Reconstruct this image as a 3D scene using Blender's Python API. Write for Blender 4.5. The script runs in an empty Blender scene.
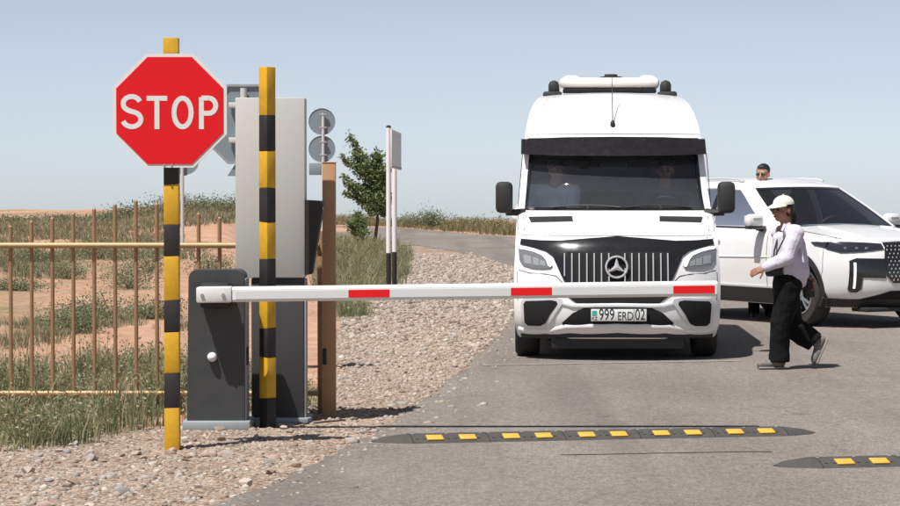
import bpy, bmesh, math, random
import numpy as np
from mathutils import Vector, Matrix
from mathutils.geometry import delaunay_2d_cdt
random.seed(7); rng = np.random.default_rng(11)
R = math.radians
sc = bpy.context.scene
col = sc.collection

# ---------------------------------------------------------------- camera
FPX, HC, HY = 2600.0, 1.65, 185.0          # focal length in photo pixels, eye height, eye-level row
PITCH = math.atan((253 - HY) / FPX)
cam_d = bpy.data.cameras.new('camera'); cam = bpy.data.objects.new('camera', cam_d); col.objects.link(cam)
cam.location = (0, 0, HC); cam.rotation_euler = (math.pi / 2 - PITCH, 0, 0)
cam_d.sensor_fit = 'HORIZONTAL'; cam_d.sensor_width = 36; cam_d.lens = 36 * FPX / 900
cam_d.clip_start = 0.1; cam_d.clip_end = 9000
sc.camera = cam
# ---------------------------------------------------------------- sky, sun, exposure
SUNV = Vector((-0.33, -0.365, 1.0)).normalized()      # towards the sun
w = bpy.data.worlds.new('World'); sc.world = w; w.use_nodes = True
nt = w.node_tree; nt.nodes.clear()
sky = nt.nodes.new('ShaderNodeTexSky'); sky.sky_type = 'NISHITA'; sky.sun_disc = False
sky.sun_elevation = math.asin(SUNV.z); sky.sun_rotation = math.atan2(SUNV.x, SUNV.y)
sky.altitude = 2500; sky.air_density = 0.6; sky.dust_density = 1.6; sky.ozone_density = 2.0
bg = nt.nodes.new('ShaderNodeBackground'); bg.inputs['Strength'].default_value = 0.082
wo = nt.nodes.new('ShaderNodeOutputWorld')
hz = nt.nodes.new('ShaderNodeHueSaturation'); hz.inputs['Saturation'].default_value = .50      # milky summer haze
nt.links.new(sky.outputs[0], hz.inputs['Color']); nt.links.new(hz.outputs[0], bg.inputs[0]); nt.links.new(bg.outputs[0], wo.inputs[0])
sd = bpy.data.lights.new('sun', 'SUN'); sd.energy = 4.6; sd.angle = R(0.55); sd.color = (1.0, 0.97, 0.925)
so = bpy.data.objects.new('sun', sd); col.objects.link(so)
so.rotation_euler = SUNV.to_track_quat('Z', 'Y').to_euler(); so.location = (0, 0, 40)
sc.view_settings.view_transform = 'Standard'; sc.view_settings.look = 'None'
sc.view_settings.exposure = 0.45; sc.view_settings.gamma = 1.0; sc.view_settings.use_curve_mapping = False
sc.render.engine = 'CYCLES'

# ---------------------------------------------------------------- pixel helpers
def P(px, py, Z):
    """world point on the ray through a photo pixel at forward distance Z"""
    u = (px - 450) / FPX; v = (253 - py) / FPX
    cp, sp = math.cos(PITCH), math.sin(PITCH)
    d = Vector((u, v * sp + cp, v * cp - sp))
    d *= Z / d.y
    return Vector((d.x, d.y, HC + d.z))
def G(px, py, z=0.0):
    a = P(px, py, 1.0); k = (z - HC) / (a.z - HC)
    return Vector((a.x * k, k, z))

# ---------------------------------------------------------------- materials
def lin(h):
    h = h.lstrip('#'); o = []
    for i in (0, 2, 4):
        v = int(h[i:i + 2], 16) / 255
        o.append(v / 12.92 if v <= .04045 else ((v + .055) / 1.055) ** 2.4)
    return tuple(o) + (1,)
MATS = {}
def mat(name, color, rough=.5, metal=0, spec=.5, coat=0, vary=0, scale=8, bump=0, bscale=60, dirt=None, emit=0, trans=0):
    m = bpy.data.materials.new(name); m.use_nodes = True; t = m.node_tree; b = t.nodes['Principled BSDF']
    c = lin(color) if isinstance(color, str) else tuple(color) + (1,)
    b.inputs['Base Color'].default_value = c
    b.inputs['Roughness'].default_value = rough; b.inputs['Metallic'].default_value = metal
    b.inputs['Specular IOR Level'].default_value = spec; b.inputs['Coat Weight'].default_value = coat
    b.inputs['Coat Roughness'].default_value = .05
    tc = t.nodes.new('ShaderNodeTexCoord')
    last = None
    if vary or dirt:
        n = t.nodes.new('ShaderNodeTexNoise'); n.inputs['Scale'].default_value = scale; n.inputs['Detail'].default_value = 6
        n.inputs['Roughness'].default_value = .65
        t.links.new(tc.outputs['Object'], n.inputs['Vector'])
        mr = t.nodes.new('ShaderNodeMapRange'); mr.inputs[1].default_value = .3; mr.inputs[2].default_value = .75
        t.links.new(n.outputs[0], mr.inputs[0])
        mx = t.nodes.new('ShaderNodeMix'); mx.data_type = 'RGBA'
        mx.inputs[6].default_value = c
        d = lin(dirt) if dirt else tuple(v * .6 for v in c[:3]) + (1,)
        mx.inputs[7].default_value = d
        ml = t.nodes.new('ShaderNodeMath'); ml.operation = 'MULTIPLY'; ml.inputs[1].default_value = vary or .3
        t.links.new(mr.outputs[0], ml.inputs[0]); t.links.new(ml.outputs[0], mx.inputs[0])
        t.links.new(mx.outputs[2], b.inputs['Base Color'])
        rr = t.nodes.new('ShaderNodeMapRange'); rr.inputs[3].default_value = max(0, rough - .06); rr.inputs[4].default_value = min(1, rough + .15)
        t.links.new(n.outputs[0], rr.inputs[0]); t.links.new(rr.outputs[0], b.inputs['Roughness'])
    if bump:
        n2 = t.nodes.new('ShaderNodeTexNoise'); n2.inputs['Scale'].default_value = bscale; n2.inputs['Detail'].default_value = 5
        t.links.new(tc.outputs['Object'], n2.inputs['Vector'])
        bp = t.nodes.new('ShaderNodeBump'); bp.inputs['Strength'].default_value = bump; bp.inputs['Distance'].default_value = .01
        t.links.new(n2.outputs[0], bp.inputs['Height']); t.links.new(bp.outputs[0], b.inputs['Normal'])
    if emit:
        b.inputs['Emission Color'].default_value = c; b.inputs['Emission Strength'].default_value = emit
    MATS[name] = m
    return m
def ramp_nodes(t, fac, stops):
    r = t.nodes.new('ShaderNodeValToRGB')
    e = r.color_ramp.elements
    while len(e) < len(stops): e.new(.5)
    for k, (p_, c_) in enumerate(stops):
        e[k].position = p_; e[k].color = lin(c_) if isinstance(c_, str) else tuple(c_) + (1,)
    t.links.new(fac, r.inputs[0]); return r
def leafmat(name, stops, rough=.6, transl=.35):
    """colour picked per leaf / blade / stone island"""
    m = bpy.data.materials.new(name); m.use_nodes = True; t = m.node_tree; b = t.nodes['Principled BSDF']
    g = t.nodes.new('ShaderNodeNewGeometry'); r = ramp_nodes(t, g.outputs['Random Per Island'], stops)
    t.links.new(r.outputs[0], b.inputs['Base Color']); b.inputs['Roughness'].default_value = rough
    b.inputs['Specular IOR Level'].default_value = .25
    if transl:
        tr = t.nodes.new('ShaderNodeBsdfTranslucent'); t.links.new(r.outputs[0], tr.inputs[0])
        ms = t.nodes.new('ShaderNodeMixShader'); ms.inputs[0].default_value = transl
        o = t.nodes['Material Output']
        t.links.new(b.outputs[0], ms.inputs[1]); t.links.new(tr.outputs[0], ms.inputs[2]); t.links.new(ms.outputs[0], o.inputs[0])
    MATS[name] = m
    return m
def glassmat(name, tint, refl=1.0, rough=.02, dust=.068):
    m = bpy.data.materials.new(name); m.use_nodes = True; t = m.node_tree; t.nodes.remove(t.nodes['Principled BSDF'])
    o = t.nodes['Material Output']
    tr = t.nodes.new('ShaderNodeBsdfTransparent'); tr.inputs[0].default_value = tuple(tint) + (1,)
    gl = t.nodes.new('ShaderNodeBsdfGlossy'); gl.inputs['Roughness'].default_value = rough
    gl.inputs[0].default_value = (refl, refl, refl, 1)
    fr = t.nodes.new('ShaderNodeFresnel'); fr.inputs[0].default_value = 1.5
    ms = t.nodes.new('ShaderNodeMixShader')
    t.links.new(fr.outputs[0], ms.inputs[0]); t.links.new(tr.outputs[0], ms.inputs[1]); t.links.new(gl.outputs[0], ms.inputs[2])
    df = t.nodes.new('ShaderNodeBsdfDiffuse'); df.inputs[0].default_value = (.42, .45, .50, 1)
    m2 = t.nodes.new('ShaderNodeMixShader'); m2.inputs[0].default_value = dust
    t.links.new(ms.outputs[0], m2.inputs[1]); t.links.new(df.outputs[0], m2.inputs[2])
    t.links.new(m2.outputs[0], o.inputs[0]); MATS[name] = m
    return m

M_white = mat('van_paint', (.80, .80, .80), .28, coat=.6, vary=.06, scale=3, dirt='#b8b0a2')
M_white2 = mat('suv_paint', (.80, .80, .80), .26, coat=.7, vary=.05, scale=3, dirt='#b8b0a2')
M_blackgloss = mat('black_gloss', (.012, .012, .013), .12, coat=.6, vary=.1, scale=6, dirt='#2a2724')
M_visor = mat('visor_black', (.010, .009, .010), .22, spec=.35, coat=.0, vary=.2, scale=12, dirt='#3a3434')
M_blackplastic = mat('black_plastic', (.018, .018, .019), .55, vary=.3, scale=14, dirt='#3a3835', bump=.15, bscale=200)
M_rubber = mat('tyre_rubber', (.022, .022, .022), .85, vary=.5, scale=10, dirt='#4a443d')
M_chrome = mat('chrome', (.78, .78, .80), .20, metal=.55)
M_alloy = mat('alloy', (.62, .62, .64), .25, metal=.9, vary=.15, scale=10)
M_silver = mat('silver_trim', (.66, .67, .69), .3, metal=.25)
M_dark = mat('dark_void', (.006, .006, .006), .9)
M_inter = mat('interior_grey', (.06, .062, .068), .8, vary=.3, scale=9)
M_lampglass = mat('lamp_lens', (.022, .024, .028), .08, coat=.8)
M_lampmetal = mat('lamp_reflector', (.42, .43, .45), .2, metal=.4)
M_vanlens = mat('van_lamp_lens', (.16, .17, .18), .1, coat=.8)
M_drl = mat('daylight_strip', (.85, .87, .9), .3, emit=.35)
M_glass = glassmat('windshield_glass', (.84, .88, .92), 1.0, dust=.068)
M_glass2 = glassmat('tinted_glass', (.58, .66, .74), 1.0, dust=.02)
M_sideglass = mat('privacy_glass', (.01, .011, .013), .05, coat=.5)
M_plate = mat('plate_white', '#d8dad6', .35)
M_plateblk = mat('plate_black', (.01, .01, .012), .5)
M_plateflag = mat('plate_flag', '#3fa79a', .4)
M_red = mat('sign_red', (.70, .006, .012), .45, spec=.3, vary=.10, scale=5, dirt='#a01818')
M_signwhite = mat('sign_white', '#dcdcda', .45, vary=.12, scale=8, dirt='#b8b4ac')
M_galv = mat('galvanised', (.36, .39, .41), .5, metal=.35, vary=.25, scale=9, dirt='#8a8e90')
M_signback = mat('sign_back', (.22, .27, .30), .5, metal=.2, vary=.2, scale=5, dirt='#7c8488')
M_yellow = mat('post_yellow', (.66, .37, .012), .45, vary=.42, scale=14, dirt='#8a6418')
M_black = mat('post_black', (.011, .011, .011), .55, vary=.35, scale=14, dirt='#3c362e')
M_cabinet = mat('cabinet_grey', (.036, .039, .042), .5, vary=.45, scale=7, dirt='#4e4c48', bump=.1, bscale=240)
M_cabside = mat('cabinet_side', (.34, .345, .35), .5, vary=.2, scale=7)
M_boom = mat('boom_white', (.80, .80, .79), .35, vary=.10, scale=9, dirt='#a8a298')
M_boomtape = mat('boom_tape', (.66, .67, .67), .35, vary=.06, scale=20)
M_redtape = mat('boom_red_tape', (.74, .010, .012), .45, spec=.3)
M_panel = mat('terminal_panel', (.50, .49, .47), .5, vary=.08, scale=4, dirt='#8a857c')
M_termbase = mat('terminal_base', (.048, .048, .05), .6, vary=.2, scale=8, dirt='#4a4845')
M_rail = mat('rail_gold', (.50, .33, .17), .42, metal=.25, vary=.25, scale=14, dirt='#8a6a44')
M_fence = mat('fence_gold', (.36, .215, .115), .45, metal=.25, vary=.3, scale=20, dirt='#6a4a2c')
M_brown = mat('post_brown', (.48, .27, .135), .5, vary=.25, scale=(9), dirt='#6a4424', bump=.1, bscale=90)
M_speed = mat('bump_rubber', (.045, .044, .043), .8, vary=.5, scale=16, dirt='#5e5850', bump=.4, bscale=120)
M_reflect = mat('bump_yellow', (.72, .40, .06), .5, vary=.3, scale=30, dirt='#7a5a28')
M_skin = mat('skin_tan', (.30, .15, .09), .5, vary=.12, scale=20)
M_skin2 = mat('skin_light', (.36, .20, .13), .5, vary=.12, scale=20)
M_hair = mat('hair_black', (.012, .010, .009), .45, bump=.5, bscale=220)
M_shirt = mat('shirt_lilac', (.60, .55, .64), .8, vary=.12, scale=9, bump=.35, bscale=22)
M_shirtblue = mat('shirt_blue', (.72, .78, .84), .8, vary=.1, scale=12)
M_shirtdk = mat('shirt_dark', (.10, .10, .12), .8, vary=.1, scale=12)
M_trouser = mat('trouser_black', (.008, .0075, .008), .9, spec=.15, vary=.3, scale=12, bump=.9, bscale=14, dirt='#1c1a1a')
M_cap = mat('cap_cream', (.74, .70, .62), .8, vary=.08, scale=20)
M_shoe = mat('sneaker_grey', (.06, .052, .048), .7, vary=.55, scale=22, dirt='#b0aca4')
M_sole = mat('sole_pale', (.26, .24, .21), .75, vary=.4, scale=30)
M_bag = mat('bag_black', (.012, .012, .013), .55)
M_eye = mat('eye_dark', (.02, .015, .012), .2)
M_lip = mat('lip', (.30, .09, .07), .5)
M_bark = mat('bark', (.10, .072, .05), .9, vary=.5, scale=25, bump=.6, bscale=60)
M_leaf = leafmat('sapling_leaf', [(0, (.09, .135, .05)), (.5, (.15, .20, .085)), (1, (.24, .285, .14))])
M_weed = leafmat('weed_blade', [(0, (.12, .145, .070)), (.42, (.21, .235, .125)), (.75, (.31, .315, .195)), (1, (.52, .43, .28))])
M_steppe = leafmat('steppe_blade', [(0, (.14, .155, .085)), (.45, (.22, .225, .135)), (.8, (.34, .30, .19)), (1, (.46, .37, .24))])
M_straw = leafmat('straw_blade', [(0, (.13, .14, .065)), (.5, (.25, .22, .115)), (1, (.40, .33, .20))])
M_shrub = leafmat('shrub_leaf', [(0, (.12, .15, .078)), (.6, (.20, .225, .13)), (1, (.30, .30, .19))])
M_stone = leafmat('stone', [(0, (.17, .135, .11)), (.3, (.29, .235, .19)), (.6, (.37, .305, .25)), (.88, (.34, .31, .28)), (1, (.50, .45, .39))], rough=.9, transl=0)

# ---------------------------------------------------------------- object helpers
def tag(o, label=None, cat=None, group=None, kind=None):
    if label: o['label'] = label
    if cat: o['category'] = cat
    if group: o['group'] = group
    if kind: o['kind'] = kind
    return o
def empty(name, loc=(0, 0, 0), rz=0):
    o = bpy.data.objects.new(name, None); col.objects.link(o); o.location = loc; o.rotation_euler = (0, 0, rz)
    o.empty_display_size = .2
    return o
def link(name, me, m, parent=None):
    o = bpy.data.objects.new(name, me); col.objects.link(o)
    if m is not None:
        for k in (m if isinstance(m, (list, tuple)) else [m]): me.materials.append(k)
    if parent is not None: o.parent = parent
    return o
def smooth(me, ang=35):
    me.polygons.foreach_set('use_smooth', [True] * len(me.polygons))
    try: me.set_sharp_from_angle(angle=R(ang))
    except Exception: pass
class MB:
    def __init__(s): s.v = []; s.f = []
    def add(s, vs, fs):
        n = len(s.v); s.v += [tuple(q) for q in vs]; s.f += [tuple(i + n for i in f) for f in fs]; return s
    def box(s, cx, cy, cz, sx, sy, sz, bev=0, rot=None):
        bm = bmesh.new(); bmesh.ops.create_cube(bm, size=1)
        bmesh.ops.scale(bm, vec=(sx, sy, sz), verts=bm.verts)
        if bev: bmesh.ops.bevel(bm, geom=list(bm.edges), offset=bev, segments=2, affect='EDGES', profile=.5)
        if rot is not None: bmesh.ops.transform(bm, matrix=rot, verts=bm.verts)
        bmesh.ops.translate(bm, vec=(cx, cy, cz), verts=bm.verts)
        bm.verts.index_update()
        s.add([q.co for q in bm.verts], [[q.index for q in f.verts] for f in bm.faces]); bm.free(); return s
    def tube(s, pts, rad, n=8, cap=True, sq=None):
        """swept round tube; rad number or list; sq=(a,b) makes ellipse scale"""
        pts = [Vector(q) for q in pts]
        rad = rad if isinstance(rad, (list, tuple)) else [rad] * len(pts)
        rings = []; up = Vector((0, 0, 1))
        prev = None
        for i, q in enumerate(pts):
            d = (pts[min(i + 1, len(pts) - 1)] - pts[max(i - 1, 0)]).normalized()
            a = prev if prev is not None else (up.cross(d) if abs(d.z) < .95 else Vector((1, 0, 0)))
            a = (a - d * a.dot(d)).normalized(); b = d.cross(a); prev = a
            ea, eb = sq or (1, 1)
            rings.append([q + (a * math.cos(2 * math.pi * k / n) * ea + b * math.sin(2 * math.pi * k / n) * eb) * rad[i] for k in range(n)])
        vs = [q for r in rings for q in r]; fs = []
        for i in range(len(pts) - 1):
            for k in range(n):
                k2 = (k + 1) % n
                fs.append((i * n + k, i * n + k2, (i + 1) * n + k2, (i + 1) * n + k))
        if cap:
            fs.append(tuple(range(n))[::-1]); fs.append(tuple((len(pts) - 1) * n + k for k in range(n)))
        return s.add(vs, fs)
    def capsule(s, a, b, ra, rb, n=12, m=4, sx=1, sy=1):
        """tapered capsule with round ends"""
        a = Vector(a); b = Vector(b); d = (b - a); L = d.length; d = d.normalized() if L > 1e-6 else Vector((0, 0, 1))
        pts = []; rad = []
        for k in range(m + 1):
            t = math.pi / 2 * k / m; pts.append(a - d * ra * math.cos(t)); rad.append(max(ra * math.sin(t), 1e-4))
        for k in range(1, m + 1):
            t = math.pi / 2 * k / m
            if k == 1: pts.append(b); rad.append(rb)
            pts.append(b + d * rb * math.sin(t)); rad.append(max(rb * math.cos(t), 1e-4))
        return s.tube(pts, rad, n, sq=(sx, sy))
    def chain(s, pr, n=12):
        for (a, ra), (b, rb) in zip(pr[:-1], pr[1:]): s.capsule(a, b, ra, rb, n)
        return s
    def ball(s, c, r, n=14, m=9, sc_=(1, 1, 1), rot=None):
        vs = []; fs = []
        for i in range(m + 1):
            th = math.pi * i / m
            for k in range(n):
                ph = 2 * math.pi * k / n
                q = Vector((math.sin(th) * math.cos(ph) * r * sc_[0], math.sin(th) * math.sin(ph) * r * sc_[1], math.cos(th) * r * sc_[2]))
                if rot is not None: q = rot @ q
                vs.append(q + Vector(c))
        for i in range(m):
            for k in range(n):
                k2 = (k + 1) % n; fs.append((i * n + k, (i + 1) * n + k, (i + 1) * n + k2, i * n + k2))
        return s.add(vs, fs)
    def lathe(s, prof, axis='x', c=(0, 0, 0), n=32):
        """prof: (along, radius) list"""
        vs = []; fs = []
        for (h, r) in prof:
            for k in range(n):
                a = 2 * math.pi * k / n; x, y = r * math.cos(a), r * math.sin(a)
                q = {'x': (h, x, y), 'y': (x, h, y), 'z': (x, y, h)}[axis]
                vs.append(Vector(q) + Vector(c))
        m = len(prof)
        for i in range(m - 1):
            for k in range(n):
                k2 = (k + 1) % n; fs.append((i * n + k, i * n + k2, (i + 1) * n + k2, (i + 1) * n + k))
        return s.add(vs, fs)
    def prism(s, poly, fn, d0, d1):
        """polygon (a,b) extruded from depth d0 to d1; fn(a,b,d)->point"""
        n = len(poly)
        vs = [fn(a, b, d0) for a, b in poly] + [fn(a, b, d1) for a, b in poly]
        fs = [tuple(range(n)), tuple(range(n, 2 * n))[::-1]] + [(i, i + n, (i + 1) % n + n, (i + 1) % n) for i in range(n)]
        return s.add(vs, fs)
    def mesh(s, name, sm=35, fix=True):
        me = bpy.data.meshes.new(name); me.from_pydata(s.v, [], s.f); me.update()
        if fix:
            bm = bmesh.new(); bm.from_mesh(me); bmesh.ops.remove_doubles(bm, verts=bm.verts, dist=1e-5)
            bmesh.ops.recalc_face_normals(bm, faces=bm.faces); bm.to_mesh(me); bm.free()
        if sm: smooth(me, sm)
        return me
    def build(s, name, m, parent=None, sm=35, fix=True):
        return link(name, s.mesh(name, sm, fix), m, parent)
def xz(y0):
    return lambda a, b, d: Vector((a, y0 + d, b))
def copy_tree(o, parent=None):
    c = o.copy(); col.objects.link(c); c.parent = parent
    for ch in list(o.children): copy_tree(ch, c)
    return c
def patch(name, poly, fn, m, parent, step=.04, off=0.0, thick=.006, holes=(), sm=40):
    """2D outline filled, mapped onto a surface fn(a,b)->(point, normal) with real thickness"""
    def dens(pl):
        o = []
        for (a, b) in zip(pl, list(pl[1:]) + [pl[0]]):
            L = math.hypot(b[0] - a[0], b[1] - a[1]); k = max(1, int(math.ceil(L / step)))
            o += [(a[0] + (b[0] - a[0]) * i / k, a[1] + (b[1] - a[1]) * i / k) for i in range(k)]
        return o
    loops = [dens(list(poly))] + [dens(list(h)) for h in holes]
    vs = []; faces = []
    for lp in loops:
        faces.append(list(range(len(vs), len(vs) + len(lp)))); vs += lp
    xs = [q[0] for q in loops[0]]; ys = [q[1] for q in loops[0]]
    gx = np.arange(min(xs) + step / 2, max(xs), step); gy = np.arange(min(ys) + step / 2, max(ys), step)
    def inside(q, pl):
        c = False; j = len(pl) - 1
        for i in range(len(pl)):
            if (pl[i][1] > q[1]) != (pl[j][1] > q[1]) and q[0] < (pl[j][0] - pl[i][0]) * (q[1] - pl[i][1]) / (pl[j][1] - pl[i][1]) + pl[i][0]: c = not c
            j = i
        return c
    for a in gx:
        for b in gy:
            if inside((a, b), loops[0]) and not any(inside((a, b), h) for h in loops[1:]): vs.append((float(a), float(b)))
    V2, E2, F2, *_ = delaunay_2d_cdt([Vector(q) for q in vs], [], faces, 1, 1e-5)
    if holes:
        cen = lambda f: (sum(V2[i][0] for i in f) / len(f), sum(V2[i][1] for i in f) / len(f))
        F2 = [f for f in F2 if not any(inside(cen(f), h_) for h_ in loops[1:])]
    top = []; bot = []
    for q in V2:
        p_, n_ = fn(q[0], q[1]); p_ = Vector(p_); n_ = Vector(n_).normalized()
        top.append(p_ + n_ * off); bot.append(p_ + n_ * (off - thick))
    n = len(top); fs = [tuple(f) for f in F2]; out = list(fs)
    if thick:
        cnt = {}
        for f in fs:
            for a, b in zip(f, f[1:] + f[:1]): cnt[(a, b)] = 1
        out += [tuple(i + n for i in f[::-1]) for f in fs]
        for (a, b) in cnt:
            if (b, a) not in cnt: out.append((a, b, b + n, a + n)[::-1])
    mb = MB(); mb.add(top + (bot if thick else []), out)
    return mb.build(name, m, parent, sm, fix=bool(thick))
def text_mesh(name, s, size, m, parent, loc, rot, thick=.002, align='CENTER', spacing=1.0, sx=1.0):
    cu = bpy.data.curves.new(name, 'FONT'); cu.body = s; cu.size = size; cu.extrude = thick; cu.align_x = align; cu.align_y = 'CENTER'
    cu.space_character = spacing
    tmp = bpy.data.objects.new('tmp', cu); col.objects.link(tmp)
    bpy.context.view_layer.update()
    me = bpy.data.meshes.new_from_object(tmp.evaluated_get(bpy.context.evaluated_depsgraph_get()))
    bpy.data.objects.remove(tmp)
    me.transform(Matrix.Scale(sx, 4, (1, 0, 0)))
    o = link(name, me, m, parent); o.location = loc; o.rotation_euler = rot
    return o
def evaluate(me, mods):
    """run modifiers on a mesh and return the baked mesh"""
    tmp = bpy.data.objects.new('tmp', me); col.objects.link(tmp); extra = []
    for kind, kw in mods:
        md = tmp.modifiers.new('m', kind)
        for k, v in kw.items(): setattr(md, k, v)
    bpy.context.view_layer.update()
    r = bpy.data.meshes.new_from_object(tmp.evaluated_get(bpy.context.evaluated_depsgraph_get()))
    bpy.data.objects.remove(tmp)
    return r
def voxel(name, mb, m, parent, size=.008, it=4, fac=.5, fold=None):
    me = mb.mesh(name, 0)
    mods = [('REMESH', dict(mode='VOXEL', voxel_size=size)), ('SMOOTH', dict(factor=fac, iterations=it))]
    for amt, sz_ in (fold or ()):
        tx = bpy.data.textures.new('folds', 'CLOUDS'); tx.noise_scale = sz_; tx.noise_depth = 1
        mods.append(('DISPLACE', dict(texture=tx, strength=amt, mid_level=.5, texture_coords='LOCAL')))
    r = evaluate(me, mods)
    r.name = name; smooth(r, 180); r.materials.clear()
    return link(name, r, m, parent)
def np_mesh(name, V, F, m, parent=None, sm=False):
    me = bpy.data.meshes.new(name); V = np.asarray(V, np.float32); F = np.asarray(F, np.int32); k = F.shape[1]
    me.vertices.add(len(V)); me.vertices.foreach_set('co', V.ravel())
    me.loops.add(F.size); me.loops.foreach_set('vertex_index', F.ravel())
    me.polygons.add(len(F)); me.polygons.foreach_set('loop_start', np.arange(0, F.size, k, dtype=np.int32))
    me.update(calc_edges=True); me.validate()
    if sm: smooth(me, 180)
    return link(name, me, m, parent)
def in_poly(X, Y, poly):
    c = np.zeros(X.shape, bool); j = len(poly) - 1
    for i in range(len(poly)):
        xi, yi = poly[i][0], poly[i][1]; xj, yj = poly[j][0], poly[j][1]
        if yi != yj:
            c ^= ((yi > Y) != (yj > Y)) & (X < (xj - xi) * (Y - yi) / (yj - yi) + xi)
        j = i
    return c
def interp(tab):
    ks = np.array([a for a, b in tab]); vs = np.array([b for a, b in tab])
    # smooth monotone-ish interpolation (pchip-like through finite differences)
    d = np.gradient(vs, ks)
    def f(x):
        x = min(max(float(x), ks[0]), ks[-1]); i = int(min(np.searchsorted(ks, x, 'right') - 1, len(ks) - 2)); i = max(i, 0)
        h = ks[i + 1] - ks[i]; t = (x - ks[i]) / h; dl = (vs[i + 1] - vs[i]) / h
        def lim(g): 
            if dl == 0 or g * dl <= 0: return 0.0
            return math.copysign(min(abs(g), 3 * abs(dl)), dl)
        d0, d1 = lim(d[i]), lim(d[i + 1])
        return float((2*t**3-3*t**2+1)*vs[i] + (t**3-2*t**2+t)*h*d0 + (-2*t**3+3*t**2)*vs[i+1] + (t**3-t**2)*h*d1)
    return f
# ================================================================ GROUND
def sstep(a, b, x):
    t = np.clip((x - a) / (b - a), 0, 1); return t * t * (3 - 2 * t)
_ph = rng.uniform(0, 6.28, (14, 2)); _fr = rng.uniform(.15, 1.0, (14, 2)) * rng.choice([-1, 1], (14, 2))
def vnoise(x, y, s=1.0):
    o = 0
    for (p0, p1), (f0, f1) in zip(_ph, _fr): o = o + np.sin(x * f0 * s + p0 + 1.3 * np.sin(y * f1 * s * .6 + p1)) * np.cos(y * f1 * s + p1)
    return o / 5.0
def H(x, y):
    x = np.asarray(x, float); y = np.asarray(y, float)
    side = x / np.maximum(y, 1)                      # direction from the gate
    left = sstep(-.055, -.090, side)
    A = .72 + .30 * sstep(-.135, -.100, side) + .10 * vnoise(x, y, .35)
    hill = A * sstep(36, 70, y) * left * (1 - .35 * sstep(74, 130, y))
    off = np.clip((-1.6 - x) / 3, 0, 1) * sstep(19, 24, y) * sstep(-.02, -.06, side)
    small = (.05 * vnoise(x, y, 2.2) + .05 * vnoise(x + 9, y, 1.0)) * off
    berm = .16 * np.exp(-((y - 38 - .25 * x - 1.2 * vnoise(x, y, .8)) / 1.1) ** 2) * sstep(-.07, -.10, side)
    far = -np.clip(y - 122, 0, None) * .030 - np.clip(np.abs(x) - 60, 0, None) * .01
    return hill + small + berm + far
def axis(segs):
    o = []
    for a, b, st in segs: o += list(np.arange(a, b, st))
    return np.array(o + [segs[-1][1]])
gx = axis([(-1500, -300, 120), (-300, -60, 20), (-60, -20, 1.5), (-20, 5, .22), (5, 20, 1.0), (20, 60, 5), (60, 300, 24), (300, 1500, 120)])
gy = axis([(-60, 8, 4), (8, 16, 1), (16, 60, .25), (60, 130, .8), (130, 300, 8), (300, 3000, 90)])
X, Y = np.meshgrid(gx, gy); Zz = H(X, Y)
V = np.stack([X, Y, Zz], -1).reshape(-1, 3); nx = len(gx)
ii = (np.arange(len(gy) - 1)[:, None] * nx + np.arange(nx - 1)[None, :]).ravel()
F = np.stack([ii, ii + 1, ii + nx + 1, ii + nx], -1)
def soil_material():
    m = bpy.data.materials.new('steppe_soil'); m.use_nodes = True; t = m.node_tree; b = t.nodes['Principled BSDF']
    tc = t.nodes.new('ShaderNodeTexCoord')
    def noise(s, d=8, rgh=.6, sy=1):
        mp = t.nodes.new('ShaderNodeMapping'); mp.inputs['Scale'].default_value = (1, sy, 1); t.links.new(tc.outputs['Object'], mp.inputs[0])
        n = t.nodes.new('ShaderNodeTexNoise'); n.inputs['Scale'].default_value = s; n.inputs['Detail'].default_value = d; n.inputs['Roughness'].default_value = rgh
        t.links.new(mp.outputs[0], n.inputs[0]); return n.outputs[0]
    big = noise(.22, 6, .6, .35); fine = noise(3.0, 8, .7)
    soil = ramp_nodes(t, fine, [(.3, (.33, .185, .12)), (.5, (.44, .262, .18)), (.72, (.53, .35, .26))])
    veg = ramp_nodes(t, fine, [(.3, (.13, .115, .06)), (.7, (.26, .22, .13))])
    mk = ramp_nodes(t, big, [(.50, (0, 0, 0)), (.68, (1, 1, 1))])
    mx = t.nodes.new('ShaderNodeMix'); mx.data_type = 'RGBA'
    t.links.new(mk.outputs[0], mx.inputs[0]); t.links.new(soil.outputs[0], mx.inputs[6]); t.links.new(veg.outputs[0], mx.inputs[7])
    t.links.new(mx.outputs[2], b.inputs['Base Color']); b.inputs['Roughness'].default_value = .95; b.inputs['Specular IOR Level'].default_value = .1
    bp = t.nodes.new('ShaderNodeBump'); bp.inputs['Strength'].default_value = .7; bp.inputs['Distance'].default_value = .06
    t.links.new(noise(6, 8, .7), bp.inputs['Height']); t.links.new(bp.outputs[0], b.inputs['Normal'])
    return m
tag(np_mesh('ground', V, F, soil_material(), sm=True), 'red brown steppe soil with dry tufts beyond the fence', kind='structure')

# ---- road
edge = [G(*q).xy for q in ((512, 318), (498, 336), (485, 349), (468, 366), (441, 388), (424, 402), (378, 430), (330, 458), (250, 494), (170, 525))]
edge_up = [(1.30, 51.7), (0.5, 62), (-1.4, 74), (-5, 86), (-14, 97), (-42, 104)]
far_edge = [(-42, 119), (-14, 113), (-6, 108), (-1.9, 100), (0, 91), (1.9, 83), (5.5, 72), (11, 60), (18, 40), (18, -20)]
road_poly = [tuple(q) for q in edge[::-1]] + edge_up + far_edge + [(-2.4, -20), (-2.4, 8)]
def wob(poly, amp, step):
    o = []
    for a, b in zip(poly, poly[1:] + poly[:1]):
        L = math.hypot(b[0] - a[0], b[1] - a[1]); k = max(1, int(L / step))
        for i in range(k):
            q = (a[0] + (b[0] - a[0]) * i / k, a[1] + (b[1] - a[1]) * i / k)
            o.append((q[0] + random.uniform(-amp, amp), q[1] + random.uniform(-amp, amp) * 2))
    return o
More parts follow.
